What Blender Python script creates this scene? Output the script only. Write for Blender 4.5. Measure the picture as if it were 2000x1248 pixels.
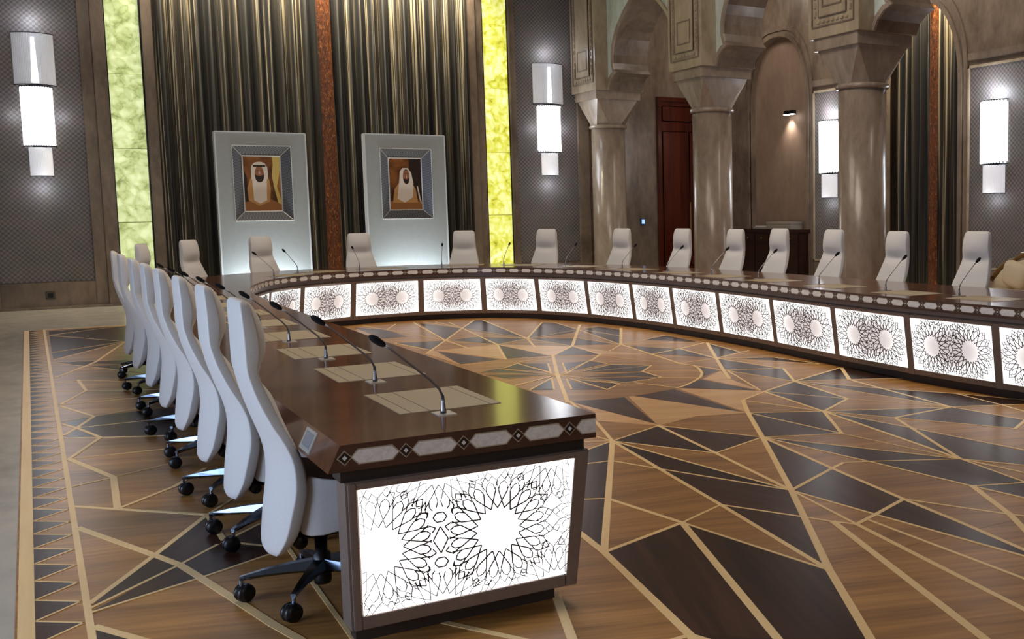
import bpy, bmesh, math, random
from mathutils import Vector, Matrix
for o in list(bpy.data.objects): bpy.data.objects.remove(o)
SC=bpy.context.scene; COL=SC.collection
PI=math.pi
# ------------------------------------------------------------ camera, world, light, exposure
cam_d=bpy.data.cameras.new('camera'); cam=bpy.data.objects.new('camera',cam_d); COL.objects.link(cam)
cam_d.sensor_width=36; cam_d.lens=36*2097.18/2000
cam_d.shift_x=(1000-1427.75)/2000; cam_d.shift_y=-(624-621.16)/2000
cam.matrix_world=Matrix(((0.83713977,0.06559145,-0.54304214,0),(-0.54683371,0.07669815,-0.83372075,0),(-0.01303462,0.99489454,0.10007469,1.55),(0,0,0,1)))
cam_d.clip_end=100; SC.camera=cam
w=bpy.data.worlds.new('world'); SC.world=w; w.use_nodes=True
w.node_tree.nodes['Background'].inputs[0].default_value=(.72,.68,.66,1)
w.node_tree.nodes['Background'].inputs[1].default_value=.10
vs=SC.view_settings; vs.view_transform='Standard'; vs.look='None'; vs.gamma=1; vs.use_curve_mapping=False; vs.exposure=0.0
def area(name,loc,target,sx,sy,energy,col,spread=PI):
    l=bpy.data.lights.new(name,'AREA'); l.shape='RECTANGLE'; l.size=sx; l.size_y=sy; l.energy=energy; l.color=col; l.spread=spread
    o=bpy.data.objects.new(name,l); COL.objects.link(o); o.location=loc
    o.rotation_euler=(Vector(target)-Vector(loc)).to_track_quat('-Z','Y').to_euler(); return o
def point(name,loc,energy,col,r=.12,kind='POINT',target=None,angle=1.2,blend=.8):
    l=bpy.data.lights.new(name,kind); l.energy=energy; l.color=col; l.shadow_soft_size=r
    o=bpy.data.objects.new(name,l); COL.objects.link(o); o.location=loc
    if kind=='SPOT':
        l.spot_size=angle; l.spot_blend=blend
        o.rotation_euler=(Vector(target)-Vector(loc)).to_track_quat('-Z','Y').to_euler()
    return o
area('daylight_window',(-4.6,4.5,1.5),(2,7,.8),7.0,1.7,175,(.56,.71,1.0),2.3)
area('front_fill_light',(3.0,-3.6,3.0),(3.0,4,.4),5,2.5,52,(1.0,.87,.72))  # added unseen fill from behind the camera, for surfaces that face it
area('aisle_fill_light',(11.9,15.5,6.5),(14.4,15.5,2.6),11,.8,140,(1.0,.87,.74))  # added unseen fill that brightens the side wall and niche, no fixture
area('ceiling_light',(4.0,9.5,8.6),(4.0,9.5,0),4,4,375,(1.0,.86,.72))
area('ceiling_light',(4.3,14.5,8.6),(4.3,14.0,0),4,3,150,(1.0,.86,.72))
area('curtain_cove_light',(5.0,21.66,6.45),(5.0,21.93,5.0),5.8,.10,205,(1.0,.88,.66),1.9)
area('arch_cove_light',(14.235,14.95,5.6),(14.30,14.95,4.5),1.7,.05,75,(1.0,.86,.6),2.2)

# ------------------------------------------------------------ material helpers
def srgb(r,g,b):
    f=lambda c:(c/255/12.92 if c/255<=.04045 else ((c/255+.055)/1.055)**2.4)
    return (f(r),f(g),f(b),1)
def newmat(name):
    m=bpy.data.materials.new(name); m.use_nodes=True; nt=m.node_tree
    return m,nt,nt.nodes,nt.links,nt.nodes['Principled BSDF']
def pset(b,col=None,rough=.5,metal=0,coat=0,spec=None):
    if col is not None:b.inputs['Base Color'].default_value=col
    b.inputs['Roughness'].default_value=rough; b.inputs['Metallic'].default_value=metal; b.inputs['Coat Weight'].default_value=coat
    if coat: b.inputs['Coat Roughness'].default_value=.08
    if spec is not None:b.inputs['Specular IOR Level'].default_value=spec
def ramp(N,stops,interp='LINEAR'):
    r=N.new('ShaderNodeValToRGB'); e=r.color_ramp.elements; r.color_ramp.interpolation=interp
    while len(e)>1:e.remove(e[-1])
    e[0].position=stops[0][0]; e[0].color=stops[0][1]
    for p,c_ in stops[1:]:
        x=e.new(p); x.color=c_
    return r
def mapping(N,L,scale,src='Object',rot=(0,0,0)):
    t=N.new('ShaderNodeTexCoord'); m=N.new('ShaderNodeMapping'); m.inputs['Scale'].default_value=scale; m.inputs['Rotation'].default_value=rot
    L.new(t.outputs[src],m.inputs['Vector']); return m
def noise(N,L,vec,scale,detail=4,rough=.6,dist=0):
    n=N.new('ShaderNodeTexNoise'); n.inputs['Scale'].default_value=scale; n.inputs['Detail'].default_value=detail; n.inputs['Roughness'].default_value=rough; n.inputs['Distortion'].default_value=dist
    L.new(vec.outputs[0],n.inputs['Vector']); return n
def bump(N,L,b,src,strength,dist=.01):
    u=N.new('ShaderNodeBump'); u.inputs['Strength'].default_value=strength; u.inputs['Distance'].default_value=dist
    L.new(src,u.inputs['Height']); L.new(u.outputs[0],b.inputs['Normal']); return u
def plain(name,col,rough=.5,metal=0,coat=0,grain=0,gscale=60,spec=None):
    m,nt,N,L,b=newmat(name); pset(b,col,rough,metal,coat,spec)
    if grain:
        mp=mapping(N,L,(1,1,1)); n=noise(N,L,mp,gscale,3)
        k=1-grain; r=ramp(N,[(.25,(col[0]*k,col[1]*k,col[2]*k,1)),(.75,(min(1,col[0]*(1+grain)),min(1,col[1]*(1+grain)),min(1,col[2]*(1+grain)),1))])
        L.new(n.outputs['Fac'],r.inputs[0]); L.new(r.outputs[0],b.inputs['Base Color'])
        bump(N,L,b,n.outputs['Fac'],.15,.004)
    return m
def wood(name,dark,light,rough=.35,su=1.2,sv=26,coat=0,var=.25,src='UV',scale3=None):
    m,nt,N,L,b=newmat(name); pset(b,light,rough,0,coat)
    mp=mapping(N,L,scale3 or (su,sv,1),src); n=noise(N,L,mp,1.0,5,.62,.35)
    mp2=mapping(N,L,(su*.35,sv*.22,1) if not scale3 else tuple(s*.3 for s in scale3),src); n2=noise(N,L,mp2,1.0,3,.5,.3)
    mx=N.new('ShaderNodeMath'); mx.operation='ADD'; L.new(n.outputs['Fac'],mx.inputs[0]); L.new(n2.outputs['Fac'],mx.inputs[1])
    hf=N.new('ShaderNodeMath'); hf.operation='MULTIPLY'; hf.inputs[1].default_value=.5; L.new(mx.outputs[0],hf.inputs[0])
    r=ramp(N,[(.32,dark),(.5,tuple((dark[i]+light[i])/2 for i in range(3))+(1,)),(.68,light)]); L.new(hf.outputs[0],r.inputs[0])
    oi=N.new('ShaderNodeObjectInfo'); mr=N.new('ShaderNodeMapRange'); mr.inputs[3].default_value=1-var; mr.inputs[4].default_value=1+var
    L.new(oi.outputs['Random'],mr.inputs[0]); h=N.new('ShaderNodeHueSaturation'); L.new(mr.outputs[0],h.inputs['Value']); L.new(r.outputs[0],h.inputs['Color'])
    L.new(h.outputs[0],b.inputs['Base Color']); bump(N,L,b,n.outputs['Fac'],.05,.002)
    return m
def stone(name,c1,c2,c3,rough=.3,scale=1.2,coat=0,stretch=(1,1,.45)):
    m,nt,N,L,b=newmat(name); pset(b,c2,rough,0,coat)
    mp=mapping(N,L,stretch); n=noise(N,L,mp,scale,8,.62,1.2); n2=noise(N,L,mp,scale*9,4,.6)
    mx=N.new('ShaderNodeMath'); mx.operation='MULTIPLY_ADD'; mx.inputs[1].default_value=.3; L.new(n2.outputs['Fac'],mx.inputs[0])
    ms=N.new('ShaderNodeMath'); ms.operation='MULTIPLY'; ms.inputs[1].default_value=.72; L.new(n.outputs['Fac'],ms.inputs[0]); L.new(ms.outputs[0],mx.inputs[2])
    r=ramp(N,[(.36,c1),(.5,c2),(.64,c3)]); L.new(mx.outputs[0],r.inputs[0]); L.new(r.outputs[0],b.inputs['Base Color']); return m
def emit(name,col,strength):
    m,nt,N,L,b=newmat(name); pset(b,(0.8,0.8,0.8,1),.4); b.inputs['Emission Color'].default_value=col; b.inputs['Emission Strength'].default_value=strength; return m
M={}
M['tan']=wood('oiled_teak',srgb(114,75,34),srgb(190,138,76),.34,1.6,30,var=.16)
M['dark']=wood('dark_wenge',srgb(30,19,16),srgb(82,52,38),.30,1.4,24,var=.22)
M['dark'].node_tree.nodes['Principled BSDF'].inputs['Specular IOR Level'].default_value=.14
M['light']=wood('pale_oak',srgb(194,146,92),srgb(226,180,122),.34,1.6,24,var=.06)
M['tan'].node_tree.nodes['Principled BSDF'].inputs['Specular IOR Level'].default_value=.3
M['strip']=wood('maple_strip',srgb(236,198,134),srgb(252,220,160),.42,2,30,var=.04)
M['table']=wood('walnut_veneer',srgb(80,47,30),srgb(130,82,55),.16,scale3=(1.2,14,14),src='Object',coat=.25,var=0)
M['tableedge']=wood('walnut_edge',srgb(58,36,28),srgb(92,58,46),.3,scale3=(6,6,30),src='Object',var=0)
M['bronze']=plain('bronze_lacquer',srgb(128,111,101),.42,.1,0,.1,30)
M['plinth']=plain('dark_bronze_plinth',srgb(58,46,44),.45,.2,0,.1,30)
M['reveal']=plain('shadow_gap_metal',srgb(52,46,46),.4,.5,0)
M['pearl']=None
m,nt,N,L,b=newmat('mother_of_pearl'); pset(b,None,.22,0,.4); mp=mapping(N,L,(1,1,1)); n=noise(N,L,mp,55,3,.6,.6); r=ramp(N,[(.3,srgb(222,217,210)),(.55,srgb(238,234,228)),(.75,srgb(248,246,242))]); L.new(n.outputs['Fac'],r.inputs[0]); L.new(r.outputs[0],b.inputs['Base Color']); M['pearl']=m
M['ivory']=plain('ivory_inlay_line',srgb(176,160,136),.4)
M['ebony']=plain('ebony_inlay',srgb(34,24,22),.3)
M['leather']=plain('beige_leather',srgb(186,170,140),.45,0,0,.05,160)
M['crease']=plain('stitched_groove',srgb(104,92,76),.6)
m,nt,N,L,b=newmat('white_wool'); pset(b,srgb(226,222,216),.92); b.inputs['Sheen Weight'].default_value=.25; mp=mapping(N,L,(1,1,1)); n=noise(N,L,mp,420,2,.7); bump(N,L,b,n.outputs['Fac'],.25,.003); r=ramp(N,[(.3,srgb(212,208,202)),(.7,srgb(234,231,226))]); L.new(n.outputs['Fac'],r.inputs[0]); L.new(r.outputs[0],b.inputs['Base Color']); M['fabric']=m
M['seam']=plain('seam_shadow_cord',srgb(120,112,104),.9)
M['chrome']=plain('polished_aluminium',srgb(128,140,158),.2,1)
M['black']=plain('black_plastic',srgb(16,16,18),.35,0,0,.1,40)
M['foam']=plain('black_foam',srgb(14,14,15),.95,0,0,.3,300)
M['micmetal']=plain('grey_gooseneck_metal',srgb(140,140,142),.3,.9)
M['micplate']=plain('satin_steel_plate',srgb(200,196,186),.35,.5)
M['stone']=stone('brown_marble',srgb(96,84,73),srgb(124,109,95),srgb(146,130,114),.28,1.0,.15)
M['plaster']=stone('niche_plaster',srgb(134,112,98),srgb(146,124,108),srgb(158,136,120),.6,.8)
M['column']=stone('column_marble',srgb(132,117,103),srgb(156,141,125),srgb(178,165,149),.27,.9,.2)
M['pier']=stone('pier_limestone',srgb(150,134,112),srgb(172,156,132),srgb(190,176,152),.35,1.0)
M['floorstone']=stone('floor_marble',srgb(176,172,160),srgb(204,198,184),srgb(224,214,196),.2,.7,.2,(1,.5,1))
M['mosaic']=stone('pale_green_mosaic',srgb(186,200,186),srgb(208,220,208),srgb(222,232,226),.3,3)
M['gilt']=plain('gilt_wood',srgb(150,120,78),.35,.6,0,.2,60)
M['cream']=plain('cream_upholstery',srgb(222,206,178),.8,0,0,.08,90)
m,nt,N,L,b=newmat('woven_wall_panel'); pset(b,None,.45,.05)
mp=mapping(N,L,(1,1,1)); ck=N.new('ShaderNodeTexChecker'); ck.inputs['Scale'].default_value=24.0; ck.inputs['Color1'].default_value=srgb(128,116,113); ck.inputs['Color2'].default_value=srgb(98,88,86)
mpr=mapping(N,L,(1,1,1),'UV',(0,0,0)); L.new(mpr.outputs[0],ck.inputs['Vector']); n=noise(N,L,mp,3,4)
mxr=N.new('ShaderNodeMix'); mxr.data_type='RGBA'; mxr.blend_type='MULTIPLY'; mxr.inputs[0].default_value=.5; L.new(ck.outputs[0],mxr.inputs[6]); L.new(n.outputs['Color'],mxr.inputs[7]); hs=N.new('ShaderNodeHueSaturation'); hs.inputs['Saturation'].default_value=.5; hs.inputs['Value'].default_value=1.35; L.new(mxr.outputs[2],hs.inputs['Color'])
L.new(hs.outputs[0],b.inputs['Base Color']); bump(N,L,b,ck.outputs['Fac'],.6,.02); M['weave']=m
def curtain_mat(name):
    m,nt,N,L,b=newmat(name); pset(b,None,.5); b.inputs['Sheen Weight'].default_value=.2
    mp=mapping(N,L,(1,1,.012),'UV'); n=noise(N,L,mp,1,2,.6,.02)
    mp.inputs['Scale'].default_value=(15,.07,1); 
    r=ramp(N,[(.30,srgb(7,6,5)),(.43,srgb(12,10,8)),(.47,srgb(40,34,26)),(.495,srgb(7,6,5)),(.54,srgb(80,70,52)),(.56,srgb(9,8,7)),(.615,srgb(205,190,156)),(.65,srgb(14,12,9)),(.75,srgb(60,50,38))])
    L.new(n.outputs['Fac'],r.inputs[0]); L.new(r.outputs[0],b.inputs['Base Color']); return m
M['curtain']=curtain_mat('striped_silk')
m,nt,N,L,b=newmat('rust_brocade'); pset(b,None,.45); mp=mapping(N,L,(1,1,.35)); n=noise(N,L,mp,28,4,.6,1.5); r=ramp(N,[(.35,srgb(66,34,14)),(.55,srgb(110,58,24)),(.72,srgb(178,116,58))]); L.new(n.outputs['Fac'],r.inputs[0]); L.new(r.outputs[0],b.inputs['Base Color']); bump(N,L,b,n.outputs['Fac'],.5,.02); M['rust']=m
def onyx(name,c0,c1,c2,s):
    m,nt,N,L,b=newmat(name); pset(b,(.2,.2,.1,1),.15)
    mp=mapping(N,L,(1,1,1)); n=noise(N,L,mp,3.2,3,.5,.2); 
    vm=N.new('ShaderNodeMix'); vm.data_type='VECTOR'; vm.inputs[0].default_value=.10; L.new(mp.outputs[0],vm.inputs[4]); L.new(n.outputs['Color'],vm.inputs[5])
    v=N.new('ShaderNodeTexVoronoi'); v.feature='DISTANCE_TO_EDGE'; v.inputs['Scale'].default_value=7.5; L.new(vm.outputs[1],v.inputs['Vector'])
    v2=N.new('ShaderNodeTexVoronoi'); v2.inputs['Scale'].default_value=7.5; L.new(vm.outputs[1],v2.inputs['Vector'])
    a=N.new('ShaderNodeMath'); a.operation='MULTIPLY_ADD'; a.inputs[1].default_value=.42; L.new(v.outputs['Distance'],a.inputs[0])
    nb=noise(N,L,mp,4.0,5,.62,.6); nm=N.new('ShaderNodeMath'); nm.operation='MULTIPLY_ADD'; nm.inputs[1].default_value=1.15; nm.inputs[2].default_value=-.14; L.new(nb.outputs['Fac'],nm.inputs[0])
    sp=N.new('ShaderNodeSeparateColor'); L.new(v2.outputs['Color'],sp.inputs[0]); pm=N.new('ShaderNodeMath'); pm.operation='MULTIPLY_ADD'; pm.inputs[1].default_value=.16; L.new(sp.outputs[0],pm.inputs[0]); L.new(nm.outputs[0],pm.inputs[2])
    L.new(pm.outputs[0],a.inputs[2])
    r=ramp(N,[(.26,c0),(.48,c1),(.80,c2)]); L.new(a.outputs[0],r.inputs[0]); L.new(r.outputs[0],b.inputs['Emission Color']); L.new(r.outputs[0],b.inputs['Base Color']); b.inputs['Emission Strength'].default_value=s; return m
M['onyxL']=onyx('green_onyx',srgb(118,126,76),srgb(172,186,122),srgb(222,234,180),.86)
M['onyxR']=onyx('yellow_onyx',srgb(142,134,36),srgb(204,206,74),srgb(240,242,178),.98)
M['slab']=plain('frosted_glass_slab',srgb(166,173,173),.3,0,.3,.04,12)
M['slabedge']=plain('slab_polished_edge',srgb(214,220,224),.2,0,.3)
m,nt,N,L,b=newmat('woven_silver_frame'); pset(b,None,.35,.4); mp=mapping(N,L,(1,1,1)); ck=N.new('ShaderNodeTexChecker'); ck.inputs['Scale'].default_value=40; ck.inputs['Color1'].default_value=srgb(120,122,126); ck.inputs['Color2'].default_value=srgb(164,166,170); L.new(mp.outputs[0],ck.inputs['Vector']); L.new(ck.outputs[0],b.inputs['Base Color']); bump(N,L,b,ck.outputs['Fac'],.4,.01); M['silver']=m
M['silverline']=plain('bright_silver_bead',srgb(212,212,208),.3,.4)
M['pbg']=None
m,nt,N,L,b=newmat('portrait_backdrop'); pset(b,None,.35); mp=mapping(N,L,(1,1,1)); n=noise(N,L,mp,2.2,3); r=ramp(N,[(.35,srgb(58,30,14)),(.5,srgb(112,66,30)),(.65,srgb(150,94,46))]); L.new(n.outputs['Fac'],r.inputs[0]); L.new(r.outputs[0],b.inputs['Base Color']); M['pbg']=m
for k,c_ in dict(pwhite=(222,210,196),pshade=(196,178,156),pskin=(150,98,70),pbeard=(44,28,22),prope=(26,20,18),ptan=(188,140,84),pgold=(206,180,100),psand=(150,98,52),pdark=(40,24,16)).items(): M[k]=plain('print_'+k[1:],srgb(*c_),.4)
M['door']=wood('mahogany',srgb(56,18,9),srgb(96,37,18),.2,scale3=(14,14,1.2),src='Object',coat=.3,var=0)
M['cab']=wood('dark_mahogany',srgb(32,14,10),srgb(58,28,20),.25,scale3=(2,1.4,16),src='Object',coat=.3,var=0)
M['box']=plain('grey_board_box',srgb(160,152,142),.7,0,0,.05,30)
M['plate']=plain('socket_plate',srgb(84,80,72),.4,.4)
M['screenglass']=plain('grey_screen_glass',srgb(128,132,136),.2)
M['switch']=emit('lit_switch_screen',srgb(120,180,240),1.2)
M['switchframe']=plain('switch_frame',srgb(50,80,120),.3)
M['lampbright']=emit('sconce_lamp',(1,.985,.97,1),9)
M['crystal']=emit('lit_crystal_beads',(.95,.97,1,1),2.6)
m,nt,N,L,b=newmat('crystal_rods'); pset(b,srgb(220,222,228),.25); b.inputs['Emission Color'].default_value=(.86,.87,.92,1); b.inputs['Emission Strength'].default_value=.16
tr=N.new('ShaderNodeBsdfTransparent'); mx=N.new('ShaderNodeMixShader'); mx.inputs[0].default_value=.62; L.new(tr.outputs[0],mx.inputs[1]); L.new(b.outputs[0],mx.inputs[2]); L.new(mx.outputs[0],N['Material Output'].inputs[0]); M['rods']=m
M['dimrods']=emit('dim_crystal_rods',(.84,.85,.93,1),.48)
M['sconcemetal']=plain('dark_chrome',srgb(60,64,70),.2,.9)
M['picbulb']=emit('spot_bulb',(1,.95,.88,1),14)
# edge-lit acrylic: the rim light's falloff to a dimmer centre is put into the emission
def panel_mat(name,cc,ce,sc,se):
    m,nt,N,L,b=newmat(name); pset(b,(.7,.7,.7,1),.3)
    uv=N.new('ShaderNodeTexCoord'); s=N.new('ShaderNodeSeparateXYZ'); L.new(uv.outputs['UV'],s.inputs[0])
    def pk(o):
        a=N.new('ShaderNodeMath'); a.operation='SUBTRACT'; a.inputs[1].default_value=.5; L.new(o,a.inputs[0])
        d=N.new('ShaderNodeMath'); d.operation='MULTIPLY'; L.new(a.outputs[0],d.inputs[0]); L.new(a.outputs[0],d.inputs[1])
        e=N.new('ShaderNodeMath'); e.operation='MULTIPLY'; e.inputs[1].default_value=4; L.new(d.outputs[0],e.inputs[0]); return e
    a,b2=pk(s.outputs[0]),pk(s.outputs[1]); q=N.new('ShaderNodeMath'); q.operation='ADD'; L.new(a.outputs[0],q.inputs[0]); L.new(b2.outputs[0],q.inputs[1])
    r=N.new('ShaderNodeMapRange'); r.interpolation_type='SMOOTHSTEP'; r.inputs[1].default_value=.12; r.inputs[2].default_value=.85; r.inputs[3].default_value=sc; r.inputs[4].default_value=se; L.new(q.outputs[0],r.inputs[0])
    L.new(r.outputs[0],b.inputs['Emission Strength'])
    k=N.new('ShaderNodeMapRange'); k.inputs[1].default_value=.1; k.inputs[2].default_value=.9; L.new(q.outputs[0],k.inputs[0]); mc=N.new('ShaderNodeMix'); mc.data_type='RGBA'; mc.inputs[6].default_value=cc; mc.inputs[7].default_value=ce; L.new(k.outputs[0],mc.inputs[0]); L.new(mc.outputs[2],b.inputs['Emission Color']); return m
M['panel']=panel_mat('edge_lit_acrylic',(.84,.76,.755,1),(1,.995,.98,1),.62,1.5)
M['endpanel']=emit('backlit_acrylic',(1,.995,.99,1),2.0)
M['lattice']=plain('fretwork_bronze',srgb(70,60,56),.5,.2)

# ------------------------------------------------------------ geometry helpers
def obj(name,bm,mat,parent=None,smooth=False,mw=None):
    me=bpy.data.meshes.new(name); 
    if isinstance(bm,bmesh.types.BMesh):
        bm.to_mesh(me); bm.free()
    else: me=bm
    mats=mat if isinstance(mat,(list,tuple)) else [mat]
    for x in mats:
        if x: me.materials.append(x)
    if smooth:
        for p in me.polygons:p.use_smooth=True
    o=bpy.data.objects.new(name,me); COL.objects.link(o)
    if parent: o.parent=parent
    if mw is not None:
        if parent: o.matrix_local=mw
        else: o.matrix_world=mw
    return o
def empty(name,loc=(0,0,0),rz=0,label=None,cat=None,group=None):
    o=bpy.data.objects.new(name,None); COL.objects.link(o); o.location=loc; o.rotation_euler=(0,0,rz); o.empty_display_size=.1
    tag(o,label,cat,group); return o
def tag(o,label=None,cat=None,group=None,kind=None):
    if label:o['label']=label
    if cat:o['category']=cat
    if group:o['group']=group
    if kind:o['kind']=kind
    return o
def box(bm,c,s,rz=0,mi=0,bev=0):
    r=bmesh.ops.create_cube(bm,size=1); vs_=r['verts']
    bmesh.ops.scale(bm,vec=s,verts=vs_)
    if bev:
        es=list({e for v in vs_ for e in v.link_edges}); rr=bmesh.ops.bevel(bm,geom=es,offset=bev,segments=2,affect='EDGES',clamp_overlap=True); vs_=list({v for f in rr['faces'] for v in f.verts}|{v for v in vs_ if v.is_valid})
    if rz: bmesh.ops.rotate(bm,cent=(0,0,0),matrix=Matrix.Rotation(rz,3,'Z'),verts=vs_)
    bmesh.ops.translate(bm,vec=c,verts=vs_)
    if mi:
        for f in {f for v in vs_ for f in v.link_faces}:f.material_index=mi
    return vs_
def bbox(x0,x1,y0,y1,z0,z1,bev=0,bm=None,mi=0):
    bm=bm or bmesh.new(); box(bm,((x0+x1)/2,(y0+y1)/2,(z0+z1)/2),(abs(x1-x0),abs(y1-y0),abs(z1-z0)),0,mi,bev); return bm
def lathe(prof,n=24,bm=None,cx=0,cy=0):
    bm=bm or bmesh.new(); rings=[]
    for r,z in prof: rings.append([bm.verts.new((cx+r*math.cos(2*PI*k/n),cy+r*math.sin(2*PI*k/n),z)) for k in range(n)])
    for a,b in zip(rings,rings[1:]):
        for k in range(n): bm.faces.new((a[k],a[(k+1)%n],b[(k+1)%n],b[k]))
    bm.faces.new(rings[0][::-1]); bm.faces.new(rings[-1]); return bm
def tube(pts,rad,n=8,bm=None):
    bm=bm or bmesh.new(); P=[Vector(p) for p in pts]; rings=[]; up=Vector((0,0,1))
    for i,p in enumerate(P):
        t=(P[min(i+1,len(P)-1)]-P[max(i-1,0)]).normalized(); a=t.cross(up if abs(t.z)<.95 else Vector((1,0,0))).normalized(); b=t.cross(a)
        r=rad[i] if isinstance(rad,(list,tuple)) else rad
        rings.append([bm.verts.new(p+a*r*math.cos(2*PI*k/n)+b*r*math.sin(2*PI*k/n)) for k in range(n)])
    for a,b in zip(rings,rings[1:]):
        for k in range(n): bm.faces.new((a[k],a[(k+1)%n],b[(k+1)%n],b[k]))
    bm.faces.new(rings[0][::-1]); bm.faces.new(rings[-1]); bmesh.ops.recalc_face_normals(bm,faces=bm.faces); return bm
def sweep(rings,closed=True,caps=True,bm=None):
    bm=bm or bmesh.new(); R=[[bm.verts.new(p) for p in r] for r in rings]
    for a,b in zip(R,R[1:]):
        n=len(a)
        for k in range(n if closed else n-1): bm.faces.new((a[k],a[(k+1)%n],b[(k+1)%n],b[k]))
    if caps: bm.faces.new(R[0][::-1]); bm.faces.new(R[-1])
    bmesh.ops.recalc_face_normals(bm,faces=bm.faces); return bm
def prism(poly,z0,z1,ang=None,off=(0,0)):
    """flat tile: top face and edges; UV laid along the grain angle"""
    me=bpy.data.meshes.new('t'); n=len(poly); a=sum(poly[i][0]*poly[(i+1)%n][1]-poly[(i+1)%n][0]*poly[i][1] for i in range(n))
    if a<0: poly=poly[::-1]
    v=[(x,y,z1) for x,y in poly]+[(x,y,z0) for x,y in poly]
    f=[tuple(range(n))]+[(i,n+i,n+(i+1)%n,(i+1)%n) for i in range(n)]
    me.from_pydata(v,[],f)
    if ang is not None:
        uv=me.uv_layers.new(name='UVMap'); ca,sa=math.cos(ang),math.sin(ang)
        for lp in me.loops:
            x,y,_=v[lp.vertex_index]; uv.data[lp.index].uv=(x*ca+y*sa+off[0],-x*sa+y*ca+off[1])
    me.update(); return me
def copytree(root,loc,rz,label=None,group=None):
    r=root.copy(); COL.objects.link(r); r.location=loc; r.rotation_euler=(0,0,rz)
    if label:r['label']=label
    if group:r['group']=group
    for ch in list(root.children):
        c_=ch.copy(); COL.objects.link(c_); c_.parent=r
        for g in list(ch.children):
            d=g.copy(); COL.objects.link(d); d.parent=c_
    return r
random.seed(7)
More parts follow.
